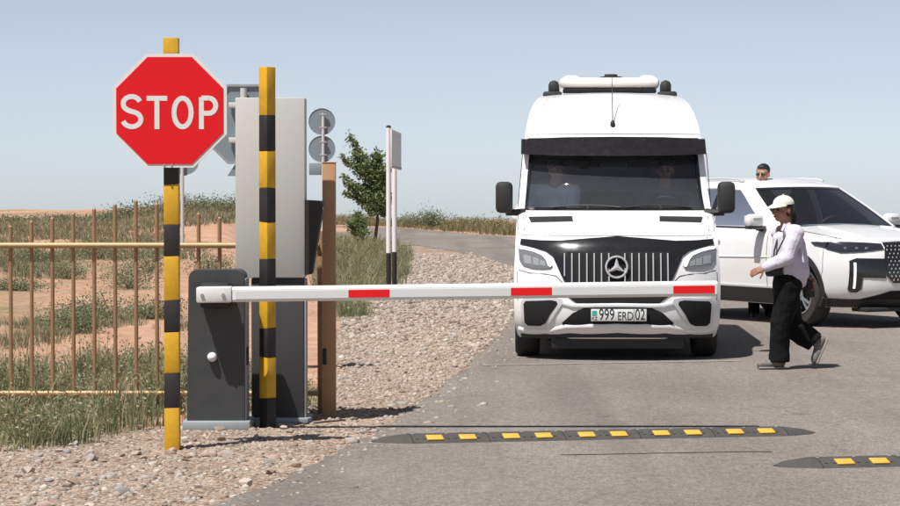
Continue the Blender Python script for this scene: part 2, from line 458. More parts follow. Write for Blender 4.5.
road_w = wob(road_poly, .035, .18)
def asphalt_material():
    m = bpy.data.materials.new('asphalt'); m.use_nodes = True; t = m.node_tree; b = t.nodes['Principled BSDF']
    tc = t.nodes.new('ShaderNodeTexCoord')
    def noise(s, d=6, rgh=.6, sc_=(1, 1, 1)):
        mp = t.nodes.new('ShaderNodeMapping'); mp.inputs['Scale'].default_value = sc_; t.links.new(tc.outputs['Object'], mp.inputs[0])
        n = t.nodes.new('ShaderNodeTexNoise'); n.inputs['Scale'].default_value = s; n.inputs['Detail'].default_value = d; n.inputs['Roughness'].default_value = rgh
        t.links.new(mp.outputs[0], n.inputs[0]); return n.outputs[0]
    def math_(op, a, b_=None):
        k = t.nodes.new('ShaderNodeMath'); k.operation = op
        for i, q in enumerate((a, b_)):
            if q is None: continue
            if isinstance(q, (int, float)): k.inputs[i].default_value = q
            else: t.links.new(q, k.inputs[i])
        return k.outputs[0]
    base = ramp_nodes(t, noise(.45, 6, .6, (1, .4, 1)), [(.3, (.165, .145, .129)), (.7, (.245, .215, .192))])
    grit = ramp_nodes(t, noise(75, 3, .8), [(.30, (.35, .35, .35)), (.52, (1, 1, 1)), (.70, (1.8, 1.74, 1.68))])
    mx = t.nodes.new('ShaderNodeMix'); mx.data_type = 'RGBA'; mx.blend_type = 'MULTIPLY'; mx.inputs[0].default_value = .9
    t.links.new(base.outputs[0], mx.inputs[6]); t.links.new(grit.outputs[0], mx.inputs[7])
    # fine cracks
    vo = t.nodes.new('ShaderNodeTexVoronoi'); vo.feature = 'DISTANCE_TO_EDGE'; vo.inputs['Scale'].default_value = .33
    wv = t.nodes.new('ShaderNodeVectorMath'); wv.operation = 'ADD'
    nn = t.nodes.new('ShaderNodeTexNoise'); nn.inputs['Scale'].default_value = 1.6; nn.inputs['Detail'].default_value = 6
    t.links.new(tc.outputs['Object'], nn.inputs[0])
    sc1 = t.nodes.new('ShaderNodeVectorMath'); sc1.operation = 'SCALE'; sc1.inputs['Scale'].default_value = 1.2
    t.links.new(nn.outputs['Color'], sc1.inputs[0]); t.links.new(tc.outputs['Object'], wv.inputs[0]); t.links.new(sc1.outputs[0], wv.inputs[1])
    t.links.new(wv.outputs[0], vo.inputs['Vector'])
    cr = ramp_nodes(t, vo.outputs[0], [(0, (1, 1, 1)), (.003, (.7, .7, .7)), (.006, (0, 0, 0))])
    keep = ramp_nodes(t, noise(.6, 3), [(.50, (0, 0, 0)), (.60, (1, 1, 1))])
    cf = math_('MULTIPLY', math_('MULTIPLY', cr.outputs[0], keep.outputs[0]), .4)
    m2 = t.nodes.new('ShaderNodeMix'); m2.data_type = 'RGBA'; m2.inputs[7].default_value = (.05, .044, .04, 1)
    t.links.new(cf, m2.inputs[0]); t.links.new(mx.outputs[2], m2.inputs[6])
    # oil drips and scuffs
    st = ramp_nodes(t, noise(2.2, 5, .75, (1, .35, 1)), [(.61, (0, 0, 0)), (.70, (1, 1, 1))])
    m3 = t.nodes.new('ShaderNodeMix'); m3.data_type = 'RGBA'; m3.inputs[7].default_value = (.075, .066, .060, 1)
    t.links.new(math_('MULTIPLY', st.outputs[0], .55), m3.inputs[0]); t.links.new(m2.outputs[2], m3.inputs[6])
    # pale dust
    du = ramp_nodes(t, noise(.9, 7, .7, (1, .5, 1)), [(.5, (0, 0, 0)), (.8, (1, 1, 1))])
    m4 = t.nodes.new('ShaderNodeMix'); m4.data_type = 'RGBA'; m4.inputs[7].default_value = (.30, .26, .22, 1)
    t.links.new(math_('MULTIPLY', du.outputs[0], .45), m4.inputs[0]); t.links.new(m3.outputs[2], m4.inputs[6])
    trk = ramp_nodes(t, noise(.8, 3, .5, (1.3, .05, 1)), [(.50, (0, 0, 0)), (.66, (1, 1, 1))])
    m5 = t.nodes.new('ShaderNodeMix'); m5.data_type = 'RGBA'; m5.inputs[7].default_value = (.115, .102, .094, 1)
    t.links.new(math_('MULTIPLY', trk.outputs[0], .5), m5.inputs[0]); t.links.new(m4.outputs[2], m5.inputs[6])
    spk = ramp_nodes(t, noise(19, 4, .75, (1, .45, 1)), [(.30, (.55, .55, .55)), (.5, (1, 1, 1)), (.72, (1.35, 1.33, 1.3))])
    m6 = t.nodes.new('ShaderNodeMix'); m6.data_type = 'RGBA'; m6.blend_type = 'MULTIPLY'; m6.inputs[0].default_value = .5
    t.links.new(m5.outputs[2], m6.inputs[6]); t.links.new(spk.outputs[0], m6.inputs[7])
    t.links.new(m6.outputs[2], b.inputs['Base Color']); b.inputs['Roughness'].default_value = .9; b.inputs['Specular IOR Level'].default_value = .2
    bp = t.nodes.new('ShaderNodeBump'); bp.inputs['Strength'].default_value = .5; bp.inputs['Distance'].default_value = .006
    t.links.new(noise(75, 3, .8), bp.inputs['Height']); t.links.new(bp.outputs[0], b.inputs['Normal'])
    return m
flat = lambda h: (lambda a, b: ((a, b, h), (0, 0, 1)))
road = patch('road', road_w, flat(.008), asphalt_material(), None, step=3.0, thick=0, sm=0)
tag(road, 'worn grey asphalt road curving left beyond the white van', kind='structure')

# saw cuts of the vehicle loops under the barrier
def strip(name, pts, wd, m, h):
    q = MB()
    for (a, b) in zip(pts[:-1], pts[1:]):
        a = Vector(a); b = Vector(b); d = (b - a).normalized(); nn = Vector((-d.y, d.x)) * wd / 2
        q.add([(a.x - nn.x, a.y - nn.y, h), (b.x - nn.x, b.y - nn.y, h), (b.x + nn.x, b.y + nn.y, h), (a.x + nn.x, a.y + nn.y, h)], [(0, 1, 2, 3)])
    return q.build(name, m, road, 0)
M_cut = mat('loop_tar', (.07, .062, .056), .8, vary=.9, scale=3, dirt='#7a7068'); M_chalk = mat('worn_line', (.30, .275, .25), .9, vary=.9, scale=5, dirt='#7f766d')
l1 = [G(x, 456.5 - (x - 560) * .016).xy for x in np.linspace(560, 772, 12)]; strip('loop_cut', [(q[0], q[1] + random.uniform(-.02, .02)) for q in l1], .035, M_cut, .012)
l2 = [G(x, 366.5 - (x - 480) * .018).xy for x in np.linspace(482, 742, 14)]; strip('worn_line', [(q[0], q[1] + random.uniform(-.02, .02)) for q in l2], .10, M_chalk, .012)
# ---- gravel shoulder
def gravel_material():
    m = bpy.data.materials.new('gravel_bed'); m.use_nodes = True; t = m.node_tree; b = t.nodes['Principled BSDF']
    tc = t.nodes.new('ShaderNodeTexCoord')
    v = t.nodes.new('ShaderNodeTexVoronoi'); v.inputs['Scale'].default_value = 26; t.links.new(tc.outputs['Object'], v.inputs[0])
    n = t.nodes.new('ShaderNodeTexNoise'); n.inputs['Scale'].default_value = 1.2; n.inputs['Detail'].default_value = 8; t.links.new(tc.outputs['Object'], n.inputs[0])
    c1 = ramp_nodes(t, v.outputs['Color'], [(0, (.20, .155, .125)), (.5, (.34, .27, .22)), (1, (.48, .41, .35))])
    c2 = ramp_nodes(t, n.outputs[0], [(.35, (.80, .72, .66)), (.7, (1.15, 1.1, 1.05))])
    mx = t.nodes.new('ShaderNodeMix'); mx.data_type = 'RGBA'; mx.blend_type = 'MULTIPLY'; mx.inputs[0].default_value = 1
    t.links.new(c1.outputs[0], mx.inputs[6]); t.links.new(c2.outputs[0], mx.inputs[7]); t.links.new(mx.outputs[2], b.inputs['Base Color'])
    b.inputs['Roughness'].default_value = .95; b.inputs['Specular IOR Level'].default_value = .1
    bp = t.nodes.new('ShaderNodeBump'); bp.inputs['Strength'].default_value = 1; bp.inputs['Distance'].default_value = .03; bp.invert = True
    t.links.new(v.outputs['Distance'], bp.inputs['Height']); t.links.new(bp.outputs[0], b.inputs['Normal'])
    return m
gl = [tuple(G(*q).xy) for q in ((398, 246), (408, 262), (398, 284), (352, 298), (340, 322), (336, 384), (318, 402), (250, 410), (160, 428), (-60, 452))]
grav_poly = gl + [(-6, 8), (-1.5, 4)] + [tuple(q) for q in edge[::-1]] + edge_up[:3]
grav_w = wob(grav_poly, .10, .35)
grav = patch('gravel_shoulder', grav_w, flat(.004), gravel_material(), None, step=3.0, thick=0, sm=0)
tag(grav, 'stony pinkish gravel shoulder between the road and the fence', kind='structure')

# stones: the largest are pieces of their own, the rest one mass
ico = bmesh.new(); bmesh.ops.create_icosphere(ico, subdivisions=1, radius=1)
IV = np.array([v.co[:] for v in ico.verts]); ico.verts.index_update(); IF = np.array([[v.index for v in f.verts] for f in ico.faces]); ico.free()
def stone_shape(n):
    """n random lumpy stones, unit size"""
    S = rng.uniform(.6, 1.15, (n, 1, 3)) * np.array([1, .9, .62])
    Vn = IV[None] * rng.uniform(.72, 1.18, (n, len(IV), 1)) * S
    a = rng.uniform(0, 6.28, n); c, s = np.cos(a), np.sin(a)
    x = Vn[..., 0] * c[:, None] - Vn[..., 1] * s[:, None]; y = Vn[..., 0] * s[:, None] + Vn[..., 1] * c[:, None]
    return np.stack([x, y, Vn[..., 2]], -1)
def scatter(poly, n, ymin, ymax, dens_pow=1.0, fn=None):
    out = []
    xs = [q[0] for q in poly]; tot = 0
    while tot < n:
        y = ymin * (ymax / ymin) ** rng.uniform(0, 1, n * 2)         # more per metre close to the gate
        x = rng.uniform(min(xs), max(xs), n * 2)
        k = in_poly(x, y, poly)
        if fn is not None: k &= fn(x, y)
        q = np.stack([x[k], y[k]], -1); out.append(q); tot += len(q)
        if len(out) > 60: break
    return np.concatenate(out)[:n]
def visible(x, y, m=.22): return np.abs(x / np.maximum(y, 1)) < m
small = scatter(grav_poly, 42000, 12.5, 62, fn=lambda x, y: visible(x, y))
sz = np.clip(rng.lognormal(-4.42, .50, len(small)), .005, .042) * np.clip(small[:, 1] / 22, .85, 1.7)
stray = np.array([(q[0] + abs(rng.normal(0, .13)) * (1 + q[1] / 40) , q[1] + rng.normal(0, .2)) for e0, e1 in zip(edge[:-1], edge[1:]) for q in [(e0[0] + (e1[0] - e0[0]) * t, e0[1] + (e1[1] - e0[1]) * t) for t in rng.uniform(0, 1, 130)]])
small = np.concatenate([small, stray]); sz = np.concatenate([sz, np.clip(rng.lognormal(-4.5, .5, len(stray)), .006, .04)])
SV = stone_shape(len(small)) * sz[:, None, None]
SV[..., 0] += small[:, 0, None]; SV[..., 1] += small[:, 1, None]; SV[..., 2] += (sz * .15)[:, None]
SF = (IF[None] + (np.arange(len(small)) * len(IV))[:, None, None]).reshape(-1, 3)
tag(np_mesh('loose_gravel', SV.reshape(-1, 3), SF, M_stone, sm=False), 'loose pale gravel strewn along the road edge', kind='stuff')
bigs = scatter(grav_poly, 300, 12.8, 40, fn=lambda x, y: visible(x, y, .185))
smesh = []
for k in range(14):
    me = bpy.data.meshes.new('stone'); me.from_pydata([tuple(q) for q in stone_shape(1)[0]], [], [tuple(int(i) for i in f) for f in IF]); me.materials.append(None); smesh.append(me)
stone_mats = [mat('stone_%s' % n, c, .9, vary=.4, scale=9, dirt=d) for n, c, d in (('pink', (.38, .28, .23), '#9a8a7a'), ('grey', (.34, .32, .30), '#8a8078'), ('pale', (.44, .38, .33), '#a08e7e'), ('brown', (.24, .18, .14), '#8a7666'))]
for k, me in enumerate(smesh): smooth(me, 50); me.materials[0] = stone_mats[k % 4]
for k, (x, y) in enumerate(bigs):
    o = bpy.data.objects.new('stone', smesh[k % 14]); col.objects.link(o); o.parent = grav
    r = float(np.clip(rng.lognormal(-3.75, .36), .016, .05)) * (1.2 if y < 16 else 1)
    o.location = (x, y, .004 + r * .2); o.scale = (r, r, r * rng.uniform(.8, 1.1)); o.rotation_euler = (rng.uniform(-.3, .3), rng.uniform(-.3, .3), rng.uniform(0, 6.28))

# ================================================================ VEGETATION
def blades(pts, n_per, h, spread, width, lean=.35, seg=3):
    """curved tapering blades in clumps: returns verts, quad faces"""
    N = len(pts) * n_per
    bx = np.repeat(pts, n_per, 0); hh = np.repeat(h, n_per) * rng.uniform(.45, 1.1, N); sp = np.repeat(spread, n_per)
    a = rng.uniform(0, 6.28, N); r = sp * np.sqrt(rng.uniform(0, 1, N))
    ox = np.cos(a) * r; oy = np.sin(a) * r
    la = a + rng.normal(0, .7, N); ln = lean * rng.uniform(.1, 1.2, N) * hh
    wd = np.repeat(width, n_per) * rng.uniform(.6, 1.3, N); fa = rng.uniform(0, 3.14, N)
    vs = []
    for k in range(seg + 1):
        t = k / seg
        cx = bx[:, 0] + ox + np.cos(la) * ln * t * t; cy = bx[:, 1] + oy + np.sin(la) * ln * t * t
        cz = bx[:, 2] + hh * t * (1 - .12 * t) - .02 * (k == 0)
        ww = wd * (1 - .92 * t ** 1.5)
        for sgn in (-1, 1): vs.append(np.stack([cx + sgn * np.cos(fa) * ww, cy + sgn * np.sin(fa) * ww, cz], -1))
    V = np.stack(vs, 1)                    # N,(seg+1)*2,3
    m = (seg + 1) * 2
    fq = np.array([[2 * k, 2 * k + 1, 2 * k + 3, 2 * k + 2] for k in range(seg)])
    F = (fq[None] + (np.arange(N) * m)[:, None, None]).reshape(-1, 4)
    return V.reshape(-1, 3), F
def leaves(c, size, n=None):
    """leaf quads (two folded halves) at centres c"""
    N = len(c); d = rng.normal(0, 1, (N, 3)); d /= np.linalg.norm(d, axis=1)[:, None]
    u = np.cross(d, rng.normal(0, 1, (N, 3))); u /= np.linalg.norm(u, axis=1)[:, None]
    s = (size * rng.uniform(.6, 1.3, N))[:, None]
    a = c - d * s; b = c + d * s; m1 = c + u * s * .38; m2 = c - u * s * .38
    V = np.stack([a, m1, b, m2], 1).reshape(-1, 3)
    F = np.arange(N * 4).reshape(-1, 4)
    return V, F
def join(parts):
    V = []; F = []; n = 0
    for v, f in parts: V.append(v); F.append(f + n); n += len(v)
    return np.concatenate(V), np.concatenate(F)
def with_z(p): return np.column_stack([p, H(p[:, 0], p[:, 1])])
# weeds along the fence foot
wpoly = [tuple(G(*q).xy) for q in ((-190, 470), (60, 448), (150, 430), (185, 428), (235, 420), (262, 414), (310, 410), (310, 392), (235, 376), (150, 362), (60, 372), (-190, 360))]
wp = with_z(scatter(wpoly, 600, 14, 28, fn=lambda x, y: visible(x, y, .26)))
front = wp[:, 0] < -1.55
hgt = np.where(wp[:, 1] < 19.5, rng.uniform(.16, .50, len(wp)), rng.uniform(.10, .30, len(wp))) * np.where(front, 1, .55)
hgt = hgt * np.clip(.72 + .75 * vnoise(wp[:, 0] * 1.5, wp[:, 1], 3.0), .35, 1.5)
pa = blades(wp, 30, hgt, rng.uniform(.06, .20, len(wp)), np.full(len(wp), .0045), .45, 3)
lc = np.repeat(wp, 46, 0); hh = np.repeat(hgt, 46)
lc = lc + np.column_stack([rng.normal(0, .10, len(lc)), rng.normal(0, .10, len(lc)), hh * rng.uniform(.12, .95, len(lc))])
pb = leaves(lc, np.full(len(lc), .017))
dp = wp[rng.choice(len(wp), 90)] + np.array([.05, .03, 0]); pc = blades(dp, 5, rng.uniform(.35, .75, len(dp)), rng.uniform(.03, .12, len(dp)), np.full(len(dp), .0032), .35, 3)
tag(np_mesh('roadside_weeds', *join([pa, pb, pc]), M_weed), 'tall grey green weeds growing along the foot of the fence', kind='stuff')
# steppe ground cover behind the fence
spoly = [(-1.9, 20), (-4.2, 20), (-14, 68), (-30, 125), (-4.5, 76), (-2.6, 52), (-2.0, 33)]
def clump_mask(x, y): return (vnoise(x, y * .45, 1.3) + .5 * vnoise(x + 31, y * .5, 3.1) > .55) & visible(x, y, .2)
sp_ = with_z(scatter(spoly, 640, 20.5, 74, fn=clump_mask))
k = sp_[:, 1] / 40
pa = blades(sp_, 16, rng.uniform(.07, .22, len(sp_)) * np.clip(k, .8, 1.3), rng.uniform(.10, .30, len(sp_)) * np.clip(k, .7, 1.4), .006 * np.clip(k, .8, 2), .6, 2)
tag(np_mesh('steppe_grass', *pa, M_steppe), 'low olive and straw steppe tufts covering the soil beyond the fence', kind='stuff')
hp_ = with_z(scatter([(-4.6, 46), (-9.5, 46), (-14.5, 72), (-5.6, 72)], 2100, 46, 72, fn=lambda x, y: visible(x, y, .2) & (vnoise(x, y * .4, 1.1) + .4 * vnoise(x + 5, y * .5, 3.0) > .05 - (y - 46) / 30)))
pa = blades(hp_, 16, rng.uniform(.06, .22, len(hp_)), rng.uniform(.15, .40, len(hp_)), np.full(len(hp_), .010), .7, 2)
tag(np_mesh('ridge_grass', *pa, M_steppe), 'olive grass and scrub covering the low ridge beyond the fence', kind='stuff')
# verge grass right of the gate post
vpoly = [tuple(G(*q).xy) for q in ((338, 292), (350, 298), (398, 284), (410, 264), (402, 248), (340, 240), (318, 262), (318, 300))]
vp = with_z(scatter(vpoly, 620, 24, 75))
vg = with_z(np.array([tuple(G(random.uniform(337, 364), random.uniform(309, 318)).xy) for _ in range(46)]))
vp = np.concatenate([vp, vg]); k = np.clip(vp[:, 1] / 40, .6, 1.5)
pa = blades(vp, 22, rng.uniform(.14, .40, len(vp)) * np.clip(k, .45, 1), rng.uniform(.08, .24, len(vp)), .006 * k, .5, 2)
pb_ = leaves(np.repeat(vp, 10, 0) + np.column_stack([rng.normal(0, .12, len(vp) * 10), rng.normal(0, .12, len(vp) * 10), rng.uniform(.02, .22, len(vp) * 10)]), np.full(len(vp) * 10, .02))
tag(np_mesh('verge_grass', *join([pa, pb_]), M_weed), 'green verge grass around the sapling and the striped sign post', kind='stuff')
# dry grass on the skyline
hp = []
for _ in range(900):
    t = random.random(); x = -9 + 22 * t
    yb = np.interp(x, [-9, -6, -1.9, 0, 1.9, 5.5, 13], [112, 109, 101, 92, 84, 73, 61]) + random.uniform(.4, 13)
    hp.append((x, yb))
hp = with_z(np.array(hp))
hmod = .28 + .30 * np.clip(vnoise(hp[:, 0], hp[:, 1] * .2, 2.0), -.6, 1.2)
pa = blades(hp, 26, np.clip(hmod, .1, .75), np.full(len(hp), .45), np.full(len(hp), .014), .4, 2)
tag(np_mesh('skyline_grass', *pa, M_straw), 'dry straw coloured grass along the far side of the road', kind='stuff')

def shrub(px, py, Z, wx, hz, label, n=700, leaf=.035, m=M_shrub, group=None):
    x = (px - 450) / FPX * Z; z0 = float(H(x, Z))
    o = empty('steppe_shrub', (x, Z, z0))
    st = MB(); cs = []
    for _ in range(14):
        a = random.uniform(0, 6.28); r = random.uniform(.15, .95)
        tip = Vector((math.cos(a) * r * wx, math.sin(a) * r * wx, hz * random.uniform(.30, .80) * (1.15 - .5 * r)))
        st.tube([(0, 0, -.03), tip * .45 + Vector((0, 0, .05 * hz)), tip * .8], [.008, .005, .002], 5)
        k = n // 14
        cs.append(np.array(tip[:]) * rng.uniform(.35, 1.05, (k, 1)) + rng.normal(0, 1, (k, 3)) * np.array([wx * .22, wx * .22, hz * .16]))
    c = np.concatenate(cs); c[:, 2] = np.abs(c[:, 2])
    V, F = leaves(c, np.full(len(c), leaf)); np_mesh('foliage', V, F, m, o)
    st.build('stem', M_bark, o)
    return tag(o, label, 'shrub', group or {'s': 'bushes behind the fence', 'l': 'bushes on the flat steppe', 'd': 'bushes on the ridge'}[label[0]])
SH = 'low grey green bush growing on the steppe behind the golden fence'
for px, py, Z, wx, hz in ((66, 262, 44, .75, .50), (30, 262, 48, .8, .4), (98, 258, 50, 1.0, .55), (128, 270, 40, .75, .5), (150, 262, 45, .8, .6),
                          (92, 318, 31, .55, .42), (75, 326, 28.5, .45, .35), (148, 312, 32, .5, .36), (205, 262, 44, .7, .5),
                          (128, 222, 68, .9, .45), (150, 216, 69, 1.0, .5), (178, 210, 70, 1.1, .5), (205, 210, 70, 1.0, .45), (226, 214, 69, .9, .55),
                          (105, 226, 67, .8, .35), (60, 228, 68, .9, .3), (20, 230, 68, .9, .3), (14, 290, 37, .6, .3)):
    SH = ('small grey green bush on the bare red soil just behind the fence' if Z < 39 else 'low grey green bush on the flat steppe between the fence and the ridge' if Z < 60 else 'dark olive bush on the crest of the ridge beyond the fence')
    shrub(px, py, Z, wx, hz, SH, n=2600 if Z < 60 else 1500, leaf=.019 if Z < 60 else .034)
for px, Z, wx, hz in ((424, 100, .75, .85), (434, 99, .6, .8), (462, 96, .9, .6), (478, 94, .9, .55), (412, 103, .8, .6), (497, 92, .8, .6)):
    shrub(px, 0, Z, wx, hz, 'rounded olive bush on the skyline across the road', n=1800, leaf=.04, m=M_straw if px > 450 else M_shrub, group='bushes on the skyline')

def sapling(name, base, H_, spec, nleaf, label, seed):
    """spec: branch tips (dx, dz, thickness of the leaf cloud) in metres from the trunk foot"""
    rs = np.random.default_rng(seed); o = empty(name, base)
    tr = MB(); cs = []
    top = Vector(spec[0][:1] + (0,) + spec[0][1:2])
    k1 = Vector((.10, 0, H_ * .25)); k2 = Vector((.02, .02, H_ * .55))
    tr.tube([(0, 0, -.05), k1, k2, top], [.05, .04, .028, .008], 8)
    br = MB()
    for dx, dz, thk, cnt in spec:
        tip = Vector((dx, rs.uniform(-.35, .35), dz))
        f = rs.uniform(.25, .6); st = (k1.lerp(k2, f) if dz < H_ * .75 else k2)
        mid = st.lerp(tip, .5) + Vector((0, 0, -.05))
        br.tube([st, mid, tip], [.018, .011, .004], 6)
        for q in range(4):
            a = st.lerp(tip, rs.uniform(.4, 1)); b2 = a + Vector(rs.normal(0, .17, 3))
            br.tube([a, b2], [.006, .003], 4)
        cnt = int(cnt * 2.6); t = rs.uniform(.25, 1.08, (cnt, 1)) ** .7
        c = np.array(st[:]) * (1 - t) + np.array(tip[:]) * t + rs.normal(0, 1, (cnt, 3)) * np.array([thk, thk, thk * .9]) * (1.3 - .5 * t)
        cs.append(c)
    tr.build('trunk', M_bark, o); br.build('limb', M_bark, o)
    V, F = leaves(np.concatenate(cs), np.full(sum(len(c) for c in cs), nleaf)); np_mesh('crown', V, F, M_leaf, o)
    return tag(o, label, 'tree')
Zt = 70.0; kt = Zt / FPX
def tp(px, py, thk, cnt): return ((px - 374) * kt, (241 - py) * kt, thk, cnt)
bt = P(374, 241, Zt); bt.z = float(H(bt.x, bt.y))
sapling('sapling_tree', bt, 2.9, [tp(351, 132, .07, 110), tp(358, 150, .12, 260), tp(343, 152, .06, 80), tp(368, 160, .14, 300), tp(378, 150, .10, 220), tp(344, 172, .07, 100),
        tp(352, 182, .10, 190), tp(364, 186, .15, 320), tp(376, 178, .15, 340), tp(384, 164, .10, 220), tp(385, 192, .12, 240), tp(372, 204, .12, 220), tp(346, 188, .06, 70), tp(384, 208, .08, 110)],
        .062, 'wispy young green tree standing on the verge grass', 5)
Zt = 67.0; kt = Zt / FPX
b2 = P(359, 238, Zt); b2.z = float(H(b2.x, b2.y))
def tp2(px, py, thk, cnt): return ((px - 359) * kt, (238 - py) * kt, thk, cnt)
sapling('sapling_tree', b2, 1.0, [tp2(357, 203, .08, 120), tp2(350, 212, .07, 100), tp2(362, 210, .09, 120), tp2(354, 218, .09, 110), tp2(365, 221, .07, 70)], .05, 'small bushy sapling beside the taller young tree', 9)
# ================================================================ GATE FURNITURE
def S_(Z): return FPX / Z                       # photo pixels per metre at distance Z
def lx(px, Z, X0=0.0): return P(px, 253, Z).x - X0
def lz(py, Z): return P(450, py, Z).z
def stroke(mb, pts, wd, y0, y1, closed=False):
    n = len(pts); L = []; Rr = []
    for i in range(n):
        a = Vector(pts[(i - 1) % n] if closed or i > 0 else pts[i]); b = Vector(pts[i]); c = Vector(pts[(i + 1) % n] if closed or i < n - 1 else pts[i])
        d1 = (b - a); d2 = (c - b)
        d1 = d1.normalized() if d1.length > 1e-9 else d2.normalized(); d2 = d2.normalized() if d2.length > 1e-9 else d1
        nn = Vector((-(d1 + d2).y, (d1 + d2).x)).normalized(); k = 1 / max(.5, nn.dot(Vector((-d1.y, d1.x))))
        L.append(b + nn * wd / 2 * k); Rr.append(b - nn * wd / 2 * k)
    for i in range(n if closed else n - 1):
        j = (i + 1) % n
        q = [L[i], L[j], Rr[j], Rr[i]]
        mb.prism([(v.x, v.y) for v in q], xz(0), y0, y1)
def arc(cx, cz, rx, rz, a0, a1, n=10):
    return [(cx + rx * math.cos(R(a0 + (a1 - a0) * i / n)), cz + rz * math.sin(R(a0 + (a1 - a0) * i / n))) for i in range(n + 1)]
def octo(w_):
    r = w_ / 2 / math.cos(math.pi / 8); return [(r * math.cos(math.pi / 8 + k * math.pi / 4), r * math.sin(math.pi / 8 + k * math.pi / 4)) for k in range(8)]
def rrect(x0, z0, x1, z1, r, n=4, corners=(1, 1, 1, 1)):
    o = []
    for (cx, cz, a0, on) in ((x1 - r, z1 - r, 0, corners[0]), (x0 + r, z1 - r, 90, corners[1]), (x0 + r, z0 + r, 180, corners[2]), (x1 - r, z0 + r, 270, corners[3])):
        if on: o += arc(cx, cz, r, r, a0, a0 + 90, n)
        else: o.append(((x1 if a0 in (0, 270) else x0), (z1 if a0 in (0, 90) else z0)))
    return o

def striped_post(root, bands, half, rot=0):
    """bands: (z0, z1, material) butted end to end round a hollow post"""
    sl_ = {}
    for z0, z1, m in bands:
        for z in (z0, z1): sl_.setdefault(round(z, 4), (random.uniform(-.09, .09), random.uniform(-.09, .09)))
    zmax, zmin = max(b_[1] for b_ in bands), min(b_[0] for b_ in bands)
    for z0, z1, m in bands:
        b = MB(); b.box(0, 0, (z0 + z1) / 2, half * 2, half * 2, z1 - z0, .004, Matrix.Rotation(rot, 4, 'Z'))
        nv_ = []
        for (x, y, z) in b.v:
            ze = z1 if z > (z0 + z1) / 2 else z0; s_x, s_y = sl_[round(ze, 4)]
            nv_.append((x, y, z + (x * s_x + y * s_y if zmin < ze < zmax else 0)))
        b.v = nv_
        b.build('black_band' if m is M_black else 'yellow_band', m, root)

# ---- STOP sign on its striped post
Z1 = 16.15; X1 = lx(172, Z1)
stop = empty('stop_sign', (X1, Z1, 0))
rows = [(38, 62, M_yellow), (62, 100, M_black), (100, 140, M_yellow), (140, 184, M_black), (184, 224, M_yellow), (224, 256.5, M_black), (256.5, 300, M_yellow), (300, 332, M_black), (332, 373, M_yellow), (373, 408, M_black)]
bd = [(lz(b, Z1), lz(a, Z1), m) for a, b, m in rows] + [(-.05, lz(408, Z1), M_yellow)]
striped_post(stop, bd, .046)
cxs, czs = lx(170, Z1 - .1, X1), lz(110.5, Z1 - .1); W = .703
rim = MB(); rim.prism([(cxs + a, czs + b) for a, b in octo(W)], xz(0), -.088, -.066); rm = rim.build('sign_plate', M_signwhite, stop)
fc = MB(); fc.prism([(cxs + a, czs + b) for a, b in octo(W - .042)], xz(0), -.092, -.087); fc.build('red_face', M_red, rm)
k = 1 / S_(Z1 - .1)
def LT(x, z): return (cxs + (x - 170) * k, czs + (109.5 - z) * k)
sw = 4.9 * k
def letter(strokes):
    mb = MB()
    for i_, (pts, cl) in enumerate(strokes): stroke(mb, [LT(*q) for q in pts], sw, -.0932 - .0004 * i_, -.0918 + .0003 * i_, cl)
    mb.build('letter', M_signwhite, rm, 0)
def parc(cx, cy, rx, ry, a0, a1, n=10): return [(cx + rx * math.cos(R(a0 + (a1 - a0) * i / n)), cy - ry * math.sin(R(a0 + (a1 - a0) * i / n))) for i in range(n + 1)]
letter([(parc(132, 102.6, 8.6, 7.2, 18, 240, 10) + [(131.2, 110.2)] + parc(132.2, 118.2, 9.0, 7.4, 75, -165, 12), False)])
letter([([(147, 97.2), (167.5, 97.2)], False), ([(157.2, 97.2), (157.2, 128)], False)])
letter([(parc(182.8, 111.4, 8.6, 14.3, 0, 345, 23), True)])
letter([([(201.6, 128), (201.6, 96.2)], False), ([(201.6, 97), (209, 97)] + parc(209, 104.6, 7.0, 7.6, 90, -90, 10) + [(201.6, 112.2)], False)])
for zz in (.2, -.2):
    for yy, ww in ((-.056, .16), (.056, .12)):
        br = MB(); br.box(0, yy, czs + zz, ww, .018, .04, .003); br.build('bracket', M_galv, stop)
for dx in (-.035, .01):
    b = MB(); b.ball((cxs + dx, -.094, czs - W / 2 + .014), .007, 8, 5); b.build('rivet', M_galv, rm)
tag(stop, 'red octagonal STOP sign on a square post banded yellow and black', 'stop sign')

# ---- lone striped post in front of the terminal
Z2 = 17.62; X2 = lx(267.5, Z2)
post = empty('striped_post', (X2, Z2, 0))
rows = [(67, 115, M_yellow), (115, 151, M_black), (151, 188, M_yellow), (188, 222, M_black), (222, 259, M_yellow), (259, 293, M_black), (293, 328, M_yellow), (328, 357, M_black), (357, 398, M_yellow)]
striped_post(post, [(lz(b, Z2), lz(a, Z2), m) for a, b, m in rows] + [(-.05, lz(398, Z2), M_black)], .0405, R(47))
tag(post, 'square yellow and black striped post standing in front of the pale terminal', 'post')

